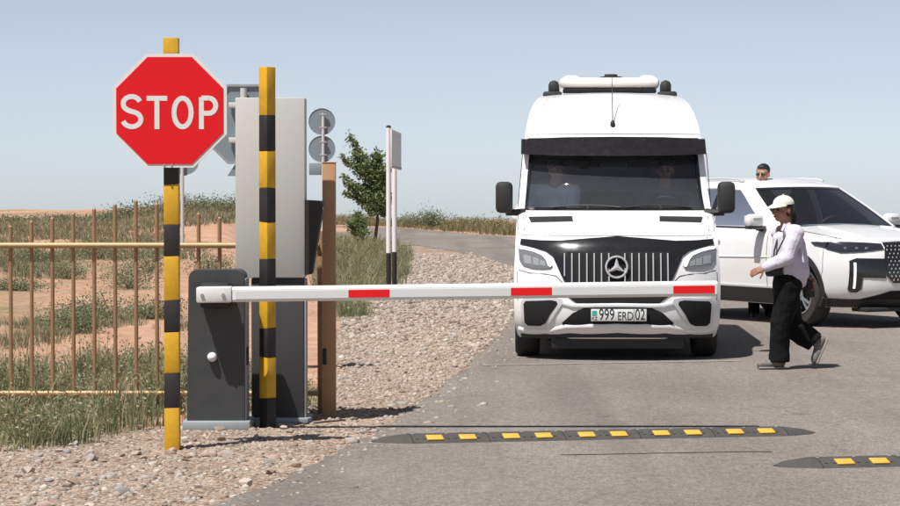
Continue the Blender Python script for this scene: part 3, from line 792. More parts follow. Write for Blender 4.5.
# ---- barrier
Zb = 17.45; Xb = lx(216, Zb)
bar = empty('barrier_gate', (Xb, Zb, 0))
x0, x1_ = lx(188.5, Zb, Xb), lx(244, Zb, Xb); zt = lz(270, Zb)
cab = MB(); pl = rrect(x0, .06, x1_, zt, .055, 5, (1, 1, 0, 0)); pl = [(a - (.014 if a < 0 else 0) * (1 - b / zt), b) for a, b in pl]
cab.prism(pl, xz(0), 0, .30); cb = cab.build('cabinet', M_cabinet, bar)
sp2 = MB(); sp2.box(x1_ + .006, .152, .54, .010, .27, .96, .003); s2 = sp2.build('side_panel', M_cabside, bar)
lk = MB(); lk.box(x1_ + .014, .10, lz(357, Zb), .008, .12, .12, .003); lk.build('lock_plate', M_black, s2)
pb_ = MB(); pb_.box((x0 + x1_) / 2, .15, .03, x1_ - x0 + .08, .40, .07, .008); pb_.build('base_plate', M_galv, bar)
kn = MB(); kn.lathe([(-.052, .0005), (-.050, .014), (-.040, .026), (-.022, .032), (-.006, .032), (.002, .030)], 'y', (lx(212, Zb, Xb), 0, lz(357, Zb)), 20); kn.build('knob', mat('knob_white', (.74, .75, .77), .4), bar)
fl = MB(); fl.box(lx(216, Zb, Xb), -.045, lz(295, Zb), .20, .09, .17, .02); fl.build('drive_flange', M_black, bar)
# boom arm
Zm = 17.30
A = P(197, 294.8, Zm); B = P(716, 288.4, Zm); bl = (B - A).length; ang = math.atan2(B.z - A.z, B.x - A.x)
boom = None
h = .050; d = .055; c_ = .016
prof = [(-d, -h + c_), (-d, h - c_), (-d + c_, h), (d - c_, h), (d, h - c_), (d, -h + c_), (d - c_, -h), (-d + c_, -h)]     # (y, z)
bb = MB(); bs = .24
vs = [(bs, y, z) for y, z in prof] + [(bl, y, z) for y, z in prof]
bb.add(vs, [tuple(range(8)), tuple(range(8, 16))[::-1]] + [(i, (i + 1) % 8, (i + 1) % 8 + 8, i + 8) for i in range(8)])
boom = bb.build('boom', M_boom, bar, 0)
boom.location = (A.x - Xb, Zm - Zb, A.z); boom.rotation_euler = (0, -ang, 0)
s_ = S_(Zm)
cl = MB(); cl.box(.118, 0, 0, .236, .124, .106, .012); clm = cl.build('clamp', mat('clamp_white', (.72, .72, .71), .45, vary=.2, scale=12, dirt='#9a948a'), boom)
for q in (203, 224):
    b = MB(); b.lathe([(-.078, .0005), (-.078, .012), (-.062, .013)], 'y', ((q - 197) / s_, 0, 0), 6); b.build('bolt', M_galv, boom)
for dz in (.016, -.016):
    b = MB(); b.lathe([(-.058, .0005), (-.058, .004), (-.054, .004)], 'y', ((232 - 197) / s_, 0, dz), 8); b.build('screw', M_black, boom)
marks = [(349, 390), (511, 552), (673, 714.5)]
cur = 236
for a, b_ in marks:
    for (p0, p1, m, nm) in ((cur, a, M_boomtape, 'silver_stripe'), (a, b_, M_redtape, 'red_stripe')):
        q = MB(); q.box(((p0 + p1) / 2 - 197) / s_, -d - .0012, -.004, (p1 - p0) / s_ - .002, .002, .052); q.build(nm, m, boom, 0)
    cur = b_
b = MB(); b.box(bl + .004, 0, 0, .010, .104, .094, .006); b.build('end_cap', M_boom, boom)
tag(bar, 'closed road barrier, dark cabinet with a long white boom striped in red', 'barrier')

# ---- payment terminal
Zk = 18.0; Xk = lx(270, Zk)
ter = empty('payment_terminal', (Xk, Zk, 0))
def bx(name, p0, p1, q0, q1, y0, y1, m, par, bev=.008, Z=Zk, X=Xk):
    z1_, z0_ = lz(q0, Z), lz(q1, Z); a, b = lx(p0, Z, X), lx(p1, Z, X)
    mb = MB(); mb.box((a + b) / 2, (y0 + y1) / 2, (z0_ + z1_) / 2, b - a, y1 - y0, z1_ - z0_, bev); return mb.build(name, m, par)
up = bx('upper_housing', 235.5, 305, 97.5, 278, 0, .24, M_panel, ter)
bs_ = MB(); bs_.box((lx(251, Zk, Xk) + lx(303.5, Zk, Xk)) / 2, .13, lz(278, Zk) / 2 - .001, lx(303.5, Zk, Xk) - lx(251, Zk, Xk), .22, lz(278, Zk) - .004, .006)
bse = bs_.build('base', M_termbase, ter)
q = MB(); q.box(lx(303.5, Zk, Xk) + .008, .13, lz(278, Zk) / 2, .014, .20, lz(278, Zk) - .02, .003); q.build('side_panel', M_cabside, bse)
hd = MB(); zz = lambda y: lz(y, Zk)
hd.prism([(lx(305.6, Zk, Xk), zz(200)), (lx(324, Zk, Xk), zz(201)), (lx(322, Zk, Xk), zz(214)), (lx(312, Zk, Xk), zz(274)), (lx(305.6, Zk, Xk), zz(275))], xz(0), -.03, .20)
hd.build('reader_hood', M_black, ter)
b = MB(); b.box(lx(322.3, Zk, Xk) + .002, .05, zz(206), .006, .14, .05, .002); b.build('reader_lip', M_blackgloss, ter)
pl2 = MB(); pl2.box((lx(251, Zk, Xk) + lx(303.5, Zk, Xk)) / 2, .13, .015, .46, .34, .04, .005); pl2.build('base_plate', M_galv, ter)
tag(ter, 'tall pale grey payment terminal on a dark base with a black side hood', 'terminal')

# ---- fence
Zf = 18.7; Xf = lx(136, Zf)
fence = empty('fence', (Xf, Zf, 0))
zr1, zr2 = lz(245.3, Zf), lz(393, Zf)
tops = {-53: 239, -32: 235, -11: 231}
for i in range(-6, 9):
    px = 136 + 20.9 * i; top = 200 + abs(i) * 4.35 + (random.uniform(-.6, .6))
    z = lz(top, Zf); x = lx(px, Zf, Xf)
    p = MB(); p.tube([(x, 0, -.05), (x, 0, z - .012)], .0145, 10); p.ball((x, 0, z - .012), .0150, 10, 6, (1, 1, 1.2)); p.build('picket', M_fence, fence)
for i in range(-17, -6):
    px = 136 + 20.9 * i; z = lz(200 + abs(i if i > -9 else -18 - i) * 4.35, Zf); x = lx(px, Zf, Xf)
    p = MB(); p.tube([(x, 0, -.05), (x, 0, z)], .0145, 10); p.build('picket', M_fence, fence)
for z, r in ((zr1, .021), (zr2, .0195)):
    p = MB(); p.tube([(lx(-228, Zf, Xf), -.034, z), (lx(319, Zf, Xf), -.034, z)], r, 12); p.build('rail', M_rail, fence)
x = lx(320, Zf, Xf); p = MB(); p.box(x, -.01, lz(231, Zf) / 2 - .02, .035, .035, lz(231, Zf) + .04, .003); p.build('end_post', M_fence, fence)
for px in (-20, 84, 188, 292):
    x = lx(px, Zf, Xf)
tag(fence, 'golden brown metal picket fence with an arched row of thin bars', 'fence')
# gate post
Zg = 18.45; Xg = lx(329, Zg)
gp = empty('gate_post', (Xg, Zg, 0)); hw = 6.6 / S_(Zg)
b = MB(); b.box(0, .04, lz(163, Zg) / 2 - .02, hw * 2, .09, lz(163, Zg) + .04, .005); b.build('post', M_brown, gp)
b = MB(); b.box(0, .04, lz(163, Zg) + .004, hw * 2 + .006, .096, .008, .002); b.build('post_cap', M_brown, gp)
b = MB(); b.box(-hw + .014, -.008, lz(356.5, Zg), .030, .014, .115, .006); b.build('latch', M_black, gp)
b = MB(); b.ball((-hw + .008, -.008, lz(244, Zg)), .010, 8, 5); b.build('bolt', M_galv, gp)
tag(gp, 'square brown gate post with a black latch at the fence end', 'post')

# ---- signs seen from behind
def round_back(px, cy, Z, r, par, X, y=0):
    mb = MB(); mb.lathe([(y, .001), (y, r - .012), (y - .012, r - .004), (y - .012, r), (y + .004, r), (y + .004, .001)], 'y', (lx(px, Z, X), 0, lz(cy, Z)), 36)
    return mb.build('round_plate', M_signback, par)
Zs = 58.0; Xs = lx(323.3, Zs)
sg = empty('sign_post', (Xs, Zs, 0)); z0 = float(H(Xs, Zs))
b = MB(); b.tube([(0, 0, z0 - .05), (0, 0, lz(113, Zs))], .034, 10); b.build('pole', mat('sign_pole', (.55, .55, .54), .45, vary=.15), sg)
for cy in (121.5, 149):
    rp = round_back(322, cy, Zs, 13.4 / S_(Zs), sg, Xs, .06)
    for dy in (-7, 6):
        q = MB(); q.box(0, -.01, lz(cy + dy, Zs), .17, .05, .035, .004); q.build('clamp', M_galv, rp)
q = bx('lower_plate', 309, 336, 163, 175, .055, .065, M_signback, sg, .003, Zs, Xs)
tag(sg, 'two round traffic sign backs on one pole behind the brown gate post', 'sign')
Zs = 22.8; Xs = lx(244, Zs)
sg = empty('sign_post', (Xs, Zs, 0)); z0 = float(H(Xs, Zs))
b = MB(); b.tube([(0, 0, z0 - .05), (0, 0, lz(88, Zs))], .030, 10); b.build('pole', MATS['sign_pole'], sg)
oc = MB(); oc.prism([(a, lz(124, Zs) + b_) for a, b_ in octo(.70)], xz(0), .045, .06); op = oc.build('octagon_plate', M_signback, sg)
rmm = MB(); o1 = octo(.70); o2 = octo(.66)
for i in range(8):
    j = (i + 1) % 8; rmm.prism([(o1[i][0], lz(124, Zs) + o1[i][1]), (o1[j][0], lz(124, Zs) + o1[j][1]), (o2[j][0], lz(124, Zs) + o2[j][1]), (o2[i][0], lz(124, Zs) + o2[i][1])], xz(0), .028, .0445)
rmm.build('folded_rim', M_galv, op, 0)
for cy in (105, 140):
    q = MB(); q.box(0, .0, lz(cy, Zs), .26, .056, .045, .004); q.build('clamp', MATS['sign_pole'], op)
tri = MB(); zt_ = lz(176, Zs); tri.prism([(-.15, zt_), (.15, zt_), (0, zt_ + .22)], xz(0), .045, .058); tri.build('triangle_plate', M_signback, sg)
tag(sg, 'grey back of an octagonal sign between the red STOP sign and the terminal', 'sign')
Zs = 50.0; Xs = lx(182.5, Zs)
sg = empty('sign_post', (Xs, Zs, float(H(Xs, Zs)))); z0 = sg.location.z
b = MB(); b.tube([(0, 0, -.05), (0, 0, lz(150, Zs) - z0)], .034, 10); b.build('pole', MATS['sign_pole'], sg)
mb = MB(); mb.lathe([(.05, .001), (.05, .25), (.04, .262), (.06, .262), (.06, .001)], 'y', (lx(185, Zs, Xs), 0, lz(162, Zs) - z0), 32); mb.build('round_plate', M_signback, sg)
mb = MB(); mb.box(.02, .03, lz(200, Zs) - z0, .16, .03, .12, .01); mb.build('small_box', M_galv, sg)
tag(sg, 'thin pole with a round sign back peeping out below the red STOP sign', 'sign')
# edge-on board on two posts
Zs = 40.0; Xs = lx(391, Zs)
eb = empty('edge_board', (Xs, Zs, 0)); M_pw = mat('post_white', (.74, .73, .74), .45, vary=.1)
for px, dy in ((388.6, 0), (393.6, .62)):
    x = lx(px, Zs, Xs); b = MB(); b.tube([(x, dy, lz(253, Zs)), (x, dy, lz(127 if dy == 0 else 168, Zs))], .037, 12); b.build('post', M_pw, eb)
    b = MB(); b.tube([(x, dy, -.05), (x, dy, lz(253, Zs))], .0378, 12); b.build('black_foot', M_black, eb)
x = lx(388.6, Zs, Xs); b = MB(); b.ball((x, 0, lz(127, Zs)), .040, 12, 7, (1, 1, .8)); b.build('post_cap', M_black, eb)
x0b, x1b = lx(391.3, Zs, Xs), lx(400, Zs, Xs)
bd = MB(); n = 6
for i in range(n):
    t0, t1 = i / n, (i + 1) / n
    q0 = Vector((x0b + (x1b - x0b) * t0, -.04 + .78 * t0, 0)); q1 = Vector((x0b + (x1b - x0b) * t1, -.04 + .78 * t1, 0))
    z_t0, z_b0 = lz(129, Zs) + .0, lz(167, Zs)
    mid = (q0 + q1) / 2; dd = (q1 - q0).normalized()
    b = MB(); b.box(mid.x, mid.y, (z_t0 + z_b0) / 2 - .05 * (t0 + t1) / 2, (q1 - q0).length - .012, .016, z_t0 - z_b0, .002, Matrix.Rotation(math.atan2(dd.y, dd.x), 4, 'Z'))
    b.build('board_strip', M_signwhite if i % 2 else M_pw, eb)
b = MB(); b.tube([(x0b, -.05, lz(167, Zs)), (x1b, .74, lz(168, Zs))], .016, 8); b.build('lower_rail', M_galv, eb)
tag(eb, 'white board seen edge on, on two white posts with black feet', 'sign')

# ---- speed bumps
def bump(A, B, nseg, caps, label, first_off=0):
    d = (B - A); d.z = 0; ang = math.atan2(d.y, d.x); seg = .5
    o = empty('speed_bump', (A.x, A.y, .008), ang)
    wd, hh = .36, .044; n = 7
    pr = [(-wd / 2, 0), (-wd / 2 + .012, .012), (-.10, hh * .86), (-.05, hh), (.05, hh), (.10, hh * .86), (wd / 2 - .012, .012), (wd / 2, 0)]
    for i in range(nseg):
        x0 = i * seg + .003; x1 = (i + 1) * seg - .003
        mb = MB(); mb.add([(x0, y, z) for y, z in pr] + [(x1, y, z) for y, z in pr],
               [tuple(range(8))[::-1], tuple(range(8, 16))] + [(k, k + 1, k + 9, k + 8) for k in range(7)] + [(7, 0, 8, 15)])
        for gx_ in np.arange(x0 + .03, x1 - .02, .05):       # tread ribs on the slope
            mb.box(gx_, -.115, hh * .70, .020, .05, .008, 0, Matrix.Rotation(R(18), 4, 'X'))
        sgm = mb.build('segment', M_speed, o, 0)
        for t in (.29, .72):
            r = MB(); xm = x0 + t * seg
            r.box(xm, -.125, hh * .62 + .004, .106, .080, .010, .003, Matrix.Rotation(R(15.5), 4, 'X')); r.build('reflector', M_reflect, sgm)
        for t in (.05, .5, .95):
            r = MB(); r.lathe([(hh - .004, .012), (hh + .003, .012), (hh + .003, .0005)], 'z', (x0 + t * (seg - .006), 0, 0), 8); r.build('bolt', M_galv, sgm)
    for side in caps:
        x0 = 0 if side < 0 else nseg * seg; tipx = x0 + side * .25
        vs = [(x0 + side * .003, y, z) for y, z in pr] + [(x0 + side * .16, y * .62, z * .62) for y, z in pr] + [(tipx, 0, .004)]
        fs = [(k, k + 1, k + 9, k + 8) for k in range(7)] + [(7, 0, 8, 15)] + [(k + 8, k + 9, 16) for k in range(7)] + [(15, 8, 16)] + [tuple(range(8))]
        mb = MB(); mb.add(vs, fs); mb.build('end_ramp', M_speed, o, 25)
    return tag(o, label, 'speed bump', 'speed bumps across the road')
A_, B_ = G(403, 442.5), G(780, 434.8)
dirv = (B_ - A_).normalized()
nsg = 5
bump(B_ - dirv * (.5 * nsg), B_, nsg, (-1, 1), 'rubber speed bump with yellow reflectors crossing the road below the barrier boom')
A2 = G(822, 466.5); A2 = A2 - dirv * .055
bump(A2, A2 + dirv * 2, 5, (-1,), 'second rubber speed bump, staggered from the one below the boom')
# ================================================================ VEHICLES
def boolean_wells(me, cuts, x_in, x_out, r, m_list, win=None):
    """cut wheel wells (cylinders along x) out of a closed shell"""
    mb = MB()
    for (y, z) in cuts:
        for sg_ in (-1, 1):
            mb.lathe([(sg_ * x_in, .0005), (sg_ * x_in, r), (sg_ * x_out, r), (sg_ * x_out, .0005)], 'x', (0, y, z), 40)
    nw = len(mb.f)
    if win: mb.prism(win, lambda a, b, d: Vector((d, a, b)), -1.3, 1.3)
    cm = mb.mesh('cut', 0)
    for m in m_list: cm.materials.append(m)
    zc = min(q[1] for q in win) - .02 if win else 99
    cm.polygons.foreach_set('material_index', [2 if pl_.center.z > zc else 1 for pl_ in cm.polygons])
    co = bpy.data.objects.new('cut', cm); col.objects.link(co)
    for m in m_list: me.materials.append(m)
    r_ = evaluate(me, [('BOOLEAN', dict(object=co, operation='DIFFERENCE', solver='EXACT'))])
    bpy.data.objects.remove(co)
    if win:
        bm = bmesh.new(); bm.from_mesh(r_); bmesh.ops.delete(bm, geom=[f for f in bm.faces if f.material_index == 2], context='FACES'); bm.to_mesh(r_); bm.free()
    return r_
def drop_faces(me, test):
    bm = bmesh.new(); bm.from_mesh(me)
    dead = [f for f in bm.faces if test(f.calc_center_median(), f.normal)]
    bmesh.ops.delete(bm, geom=dead, context='FACES'); bm.to_mesh(me); bm.free()
def wheel(par, x, y, r, wd, spokes, side, rim_r, steer=0):
    e = empty('wheel'); e.parent = par; e.location = (x, y, r); e.rotation_euler = (0, 0, steer)
    t = MB(); h = wd / 2
    t.lathe([(-h * .75, rim_r), (-h, rim_r + .02), (-h, r - .035), (-h * .86, r - .012), (-h * .6, r), (h * .6, r), (h * .86, r - .012), (h, r - .035), (h, rim_r + .02), (h * .75, rim_r), (-h * .75, rim_r)], 'x', n=48); t.build('tyre', M_rubber, e)
    o = side * h
    rm_ = MB(); rm_.lathe([(o * .9, rim_r + .004), (o * .95, rim_r - .012), (o * .7, rim_r - .022), (o * -.2, rim_r - .03), (o * -.2, .001)], 'x', n=40); rm_.build('rim_barrel', M_blackplastic, e)
    sp = MB()
    sp.lathe([(o * .92, rim_r + .003), (o * 1.0, rim_r - .004), (o * .92, rim_r - .020), (o * .80, rim_r - .022)], 'x', n=40)
    sp.lathe([(o * .5, .062), (o * .84, .060), (o * .92, .045), (o * .94, .001)], 'x', n=24)
    for i in range(spokes):
        for dlt in (-.13, .13):
            a = 2 * math.pi * i / spokes; a0 = a + dlt * .5; a1 = a + dlt * 1.6
            p0 = (.045 * math.cos(a0), .045 * math.sin(a0)); p1 = ((rim_r - .012) * math.cos(a1), (rim_r - .012) * math.sin(a1))
            sp.tube([(o * .80, p0[0], p0[1]), (o * .88, (p0[0] + p1[0]) / 2, (p0[1] + p1[1]) / 2), (o * .90, p1[0], p1[1])], [.020, .016, .017], 6, sq=(1, 1))
    sp.build('rim', M_alloy, e)
    return e

# ---------------------------------------------------------------- VAN
ZV = 24.2; XV = lx(618, ZV); YAW = R(-2.05); LV = 5.5
van = empty('van', (XV, ZV, .008), YAW)
yf = interp([(.20, .12), (.27, .04), (.34, .0), (.5, -.02), (.70, .0), (.85, .03), (1.02, .09), (1.12, .16), (1.19, .26), (1.25, .42), (1.32, .66), (1.39, .93), (1.97, 1.52), (2.12, 1.65), (2.2, 1.73), (2.35, 1.93), (2.45, 2.13), (2.53, 2.42), (2.58, 2.72), (2.605, 3.0), (2.615, 3.2)])
wv_ = interp([(.20, .93), (.3, .955), (.5, .970), (.8, .972), (1.0, .962), (1.2, .955), (1.39, .945), (1.6, .928), (1.97, .895), (2.12, .880), (2.25, .862), (2.38, .832), (2.48, .795), (2.54, .755), (2.58, .70), (2.603, .60), (2.615, .45)])
cv = interp([(.2, .34), (.6, .30), (1.0, .30), (1.2, .28), (1.39, .24), (1.97, .20), (2.2, .26), (2.6, .4)])
nv = interp([(.2, 3.2), (1.0, 3.0), (1.39, 2.4), (1.97, 2.2), (2.6, 2.2)])
def Yv(x, z): return yf(z) + cv(z) * min(abs(x) / wv_(z), 1.0) ** nv(z)
def van_front(x, z):
    e = .004
    gx_ = (Yv(x + e, z) - Yv(x - e, z)) / (2 * e); gz_ = (Yv(x, z + e) - Yv(x, z - e)) / (2 * e)
    return (x, Yv(x, z), z), (gx_, -1, gz_)
us = [0, .12, .24, .36, .48, .58, .67, .75, .82, .88, .93, .962, .985, 1.0]
zrows = [.20, .235, .27, .305, .34, .40, .48, .56, .64, .72, .80, .88, .95, 1.02, 1.07, 1.12, 1.16, 1.19, 1.22, 1.25, 1.285, 1.32, 1.355, 1.395, 1.43, 1.5, 1.58, 1.66, 1.74, 1.82, 1.90, 1.965, 2.02, 2.07, 2.12, 2.16, 2.2, 2.25, 2.3, 2.35, 2.4, 2.45, 2.49, 2.53, 2.555, 2.58, 2.595, 2.605, 2.611, 2.615]
mb = MB(); rows_ = []
tside = [.04, .1, .18, .28, .38, .5, .62, .75, .88, 1.0]
for z in zrows:
    w_ = wv_(z); half = [(u * w_, Yv(u * w_, z)) for u in us]; y0 = half[-1][1]; ye = LV - .14
    half += [(w_, y0 + (ye - y0) * t) for t in tside] + [(w_ - .02, LV - .06), (w_ - .10, LV), (w_ * .4, LV)]
    rows_.append([(x, y, z) for x, y in half] + [(-x, y, z) for x, y in half[:0:-1]])
n = len(rows_[0]); vs = [q for r in rows_ for q in r]
fs = [(i * n + k, i * n + (k + 1) % n, (i + 1) * n + (k + 1) % n, (i + 1) * n + k) for i in range(len(rows_) - 1) for k in range(n)]
fs += [tuple(range(n))[::-1], tuple((len(rows_) - 1) * n + k for k in range(n))]
mb.add(vs, fs); me = mb.mesh('body', 0)
AX1, AX2 = .82, 4.35; RW = .345
me = boolean_wells(me, [(AX1, RW), (AX2, RW)], .66, 1.2, .405, [M_white, M_blackplastic, M_dark], [(1.47, 1.40), (1.82, 1.87), (2.32, 1.89), (2.32, 1.40)])
drop_faces(me, lambda c, nn: 1.395 < c.z < 1.965 and abs(c.x) < .93 * wv_(c.z) - .001 and c.y < Yv(c.x, c.z) + .06)
smooth(me, 38); body = link('body', me, None, van)
# pixel -> local front coordinates
def VF(px, py):
    x, z = (px - 618) / 107.0, HC - (py - HY) / 107.0
    ca, sa = math.cos(YAW), math.sin(YAW)
    for _ in range(6):
        y = Yv(x, min(max(z, .2), 2.6)); Zq = ZV + sa * x + ca * y
        X = (px - 450) / FPX * Zq; z = P(450, py, Zq).z - .008
        x = ((X - XV) + sa * y) / ca
    return x, z
def mir(pl): return [(-a, b) for a, b in pl][::-1]
def vp_(name, pix, m, off, thick=.012, par=None, step=.05, mirror=False):
    pl = [VF(*q) for q in pix]
    o = [patch(name, pl, van_front, m, par or van, step, off, thick)]
    if mirror: o.append(patch(name, mir(pl), van_front, m, par or van, step, off, thick))
    return o if mirror else o[0]
# windscreen + black surround
wz0, wz1 = 1.395, 1.965
wl = [(s * .93 * wv_(z) , z) for s, z in ((-1, wz0), (1, wz0), (1, wz1), (-1, wz1))]
side_l = [(-.93 * wv_(z), z) for z in np.linspace(wz1, wz0, 8)]; side_r = [(.93 * wv_(z), z) for z in np.linspace(wz0, wz1, 8)]
outer = side_l + side_r
wsc = patch('windshield', outer, van_front, M_glass, van, .07, -.008, 0)
inner = [(a * .972, .012 + b * .986) for a, b in outer]
ce = lambda a, b: (a * .965, wz0 + .025 + (b - wz0) * .90)
patch('windshield_seal', outer, van_front, M_blackgloss, van, .06, .003, .012, holes=[[ce(a, b) for a, b in outer]])
# wipers
for xa, xb in ((-.62, .05), (.10, .74)):
    w1 = MB(); pts = [Vector(van_front(xa + (xb - xa) * t, 1.415 + .02 * math.sin(t * 3.1))[0]) + Vector((0, -.025, .01)) for t in np.linspace(0, 1, 9)]
    w1.tube(pts, .009, 6); w1.tube([pts[4], pts[4] + Vector((.05, -.02, -.05))], .010, 6); w1.build('wiper', M_blackplastic, van)
# sun visor above the windscreen
def visor_fn(x, z):
    p_, n_ = van_front(x, z); y = p_[1] - .075 - .015 * (2.13 - z) / .16
    return (x * 1.012, y - .05 * (2.13 - z) / .16, z), (n_[0], -1, .1)
vz1, vz0 = VF(613, 139)[1] + .015, VF(613, 154)[1] - .005
vpl = [(-.905, vz0 + .005), (-.5, vz0 - .012), (.0, vz0 - .015), (.5, vz0 - .012), (.905, vz0 + .005), (.905, vz1 - .012), (.5, vz1 + .004), (0, vz1 + .008), (-.5, vz1 + .004), (-.905, vz1 - .012)]
vis = patch('sun_visor', vpl, visor_fn, M_visor, van, .05, 0, .008)
arm = MB()
for s in (-1, 1):
    for q in (.86, .3):
        p0 = Vector(van_front(s * q, vz1 - .03)[0]); p1 = Vector(visor_fn(s * q, vz1 - .03)[0]); arm.box((p0.x + p1.x) / 2, (p0.y + p1.y) / 2, p0.z, .03, abs(p0.y - p1.y) + .02, .02, .003)
arm.build('visor_bracket', M_blackplastic, vis)
shelf = MB()
tp_ = [Vector(van_front(x, vz1)[0]) for x in np.linspace(-.85, .85, 13)]; fp = [Vector(visor_fn(x, vz1 - .004)[0]) for x in np.linspace(-.85, .85, 13)]
vs = tp_ + fp; k = len(tp_)
shelf.add(vs + [q - Vector((0, 0, .008)) for q in vs], [(i, i + 1, i + 1 + k, i + k) for i in range(k - 1)] + [(i + 2 * k, i + k + 2 * k, i + 1 + k + 2 * k, i + 1 + 2 * k) for i in range(k - 1)])
shelf.build('visor_shelf', M_visor, vis)
# hood vents
for s in (-1, 1):
    pl = [VF(*q) for q in ((528.5, 217.2), (572, 216.5), (573, 221.5), (531, 222.5))]
    pl = pl if s < 0 else mir(pl); hv = patch('hood_vent', pl, van_front, M_blackplastic, van, .04, .006, .012)
# black nose panel with grille
left = [(619, 236.8), (590, 238.8), (560, 241.2), (540, 240.8), (521.5, 239.2), (520.5, 244.5), (532, 247.5), (546, 251.5), (553, 256.5), (556.5, 264), (560, 272), (566, 284.5), (575, 287), (619, 287.5)]
pl = [VF(*q) for q in left]; c0 = pl[0]; pl[0] = (0, pl[0][1]); pl[-1] = (0, pl[-1][1])
full = pl + [(-a, b) for a, b in pl[-2:0:-1]]
nose = patch('nose_panel', full, van_front, M_blackgloss, van, .035, .010, .02)
gz0, gz1 = VF(618, 284)[1], VF(618, 252.5)[1]
gr = patch('grille_mesh', [(-.47, gz1), (-.44, gz0), (.44, gz0), (.47, gz1)], van_front, M_dark, van, .05, .014, .01)
for pxs in (564.6, 572, 579.4, 587, 594.3, 601.6, 609, 625, 632, 639.2, 646.4, 653.4, 661, 668):
    x = VF(pxs, 268)[0]; zb_, zt2 = (VF(pxs, 283.5)[1], VF(pxs, 253.5)[1])
    if abs(x) > .47: zb_ += .07
    q = MB(); pts = []
    for t in np.linspace(0, 1, 7):
        z = zb_ + (zt2 - zb_) * t; p_, n_ = van_front(x, z); pts.append(Vector((x, p_[1] - .024, z)))
    q.tube(pts, .0108, 6, sq=(.75, 1.3)); q.build('grille_bar', M_chrome, gr)
# emblem
ex, ez = VF(616.6, 267); ey = Yv(ex, ez) - .052
em = MB(); ringp = [(ex + .098 * math.cos(a), ey, ez + .098 * math.sin(a)) for a in np.linspace(0, 2 * math.pi, 33)]
em.tube(ringp, .0105, 8)
for k in range(3):
    a = math.pi / 2 + k * 2 * math.pi / 3; tip = Vector((math.cos(a), 0, math.sin(a))) * .094
    s1 = Vector((math.cos(a + math.pi / 3), 0, math.sin(a + math.pi / 3))) * .026; s2_ = Vector((math.cos(a - math.pi / 3), 0, math.sin(a - math.pi / 3))) * .026
    c = Vector((ex, ey, ez)); em.add([c + tip, c + s1, c + s2_, c + Vector((0, -.014, 0)), c + Vector((0, .01, 0))], [(0, 1, 3), (0, 3, 2), (0, 4, 1), (0, 2, 4)])
em.build('emblem', M_chrome, van, 20)
eb_ = MB(); eb_.lathe([(ey + .012, .088), (ey + .02, .001)], 'y', (ex, 0, ez), 28); eb_.build('emblem_disc', M_dark, van)
# headlights
hl = [(519.3, 246.6), (527, 247.2), (536, 249.5), (545, 253.3), (549.5, 258.5), (552.6, 265.5), (551, 268.2), (543, 268.8), (533, 268.2), (524, 265.4), (520.2, 260)]
for s in (-1, 1):
    f = (lambda q: q) if s < 0 else mir
    lamp = patch('headlight', f([VF(*q) for q in hl]), van_front, M_vanlens, van, .03, .014, .03)
    d1 = [(519.3, 246.6), (527, 247.2), (536, 249.5), (545, 253.3), (549.5, 258.5), (552.6, 265.5), (551, 267.4), (549, 266.4), (546.5, 260.2), (543, 256), (535, 252.6), (526, 250.2), (521, 249.6)]
    patch('daylight_strip', f([VF(*q) for q in d1]), van_front, M_drl, lamp, .02, .019, .006)
    for (a, b, c_2, d_2) in ((524.5, 255, 532, 264.5), (533.5, 257.5, 539.5, 266), (540.5, 260, 545.5, 266.5)):
        patch('lamp_reflector', f([VF(*q) for q in ((a, b), (c_2, b + 1.6), (c_2 + .5, d_2), (a + .5, d_2 - 1))]), van_front, M_lampmetal, lamp, .03, .0165, .004)
# bumper: side scoops, slot, lower intake, lips
for s in (-1, 1):
    f = (lambda q: q) if s < 0 else mir
    tr = [(521.5, 303), (524, 298.6), (553, 297.6), (562, 298.8), (564, 302), (555, 315), (548, 326.5), (543, 328.4), (527, 328), (522.5, 324)]
    trm = patch('scoop_trim', f([VF(*q) for q in tr]), van_front, M_silver, van, .03, .012, .02)
    sc_ = [(524.5, 304), (526.5, 301), (552, 300.2), (557, 301.4), (558, 304), (551, 314), (546, 323), (541, 325.2), (529, 325), (525.5, 322)]
    patch('scoop', f([VF(*q) for q in sc_]), van_front, M_dark, trm, .03, .016, .006)
sl = [VF(*q) for q in ((618, 294), (564, 294), (569.5, 298), (577, 303.6), (618, 303.4))]; sl[0] = (0, sl[0][1]); sl[-1] = (0, sl[-1][1])
patch('upper_slot', sl + [(-a, b) for a, b in sl[-2:0:-1]], van_front, M_dark, van, .04, .006, .012)
li = [VF(*q) for q in ((618, 307.6), (584, 308.0), (573, 313), (562, 323), (564, 325), (618, 324.2))]; li[0] = (0, li[0][1]); li[-1] = (0, li[-1][1])
patch('lower_intake', li + [(-a, b) for a, b in li[-2:0:-1]], van_front, M_dark, van, .04, .006, .012)
def lip(rows_px, name, m, off, rad):
    pts = []
    for px, py in rows_px:
        x, z = VF(px, py); pts.append((x, z))
    pts = pts + [(-a, b) for a, b in pts[-2::-1]]
    q = MB(); q.tube([Vector(van_front(a, b)[0]) + Vector((0, -off, 0)) for a, b in pts], rad, 8, sq=(1.0, 1.6)); return q.build(name, m, van)
lip([(519, 328), (530, 330.5), (545, 331), (556, 328.5), (566, 326.2), (590, 325.8), (618, 325.6)], 'bumper_lip', M_white, .004, .014)
lip([(563, 303), (572, 305.5), (584, 305.8), (600, 305.6), (618, 305.4)], 'bumper_ridge', M_white, .004, .013)
lip([(522, 334.4), (545, 335.2), (570, 334.6), (618, 334.4)], 'under_lip', M_blackplastic, .0, .018)
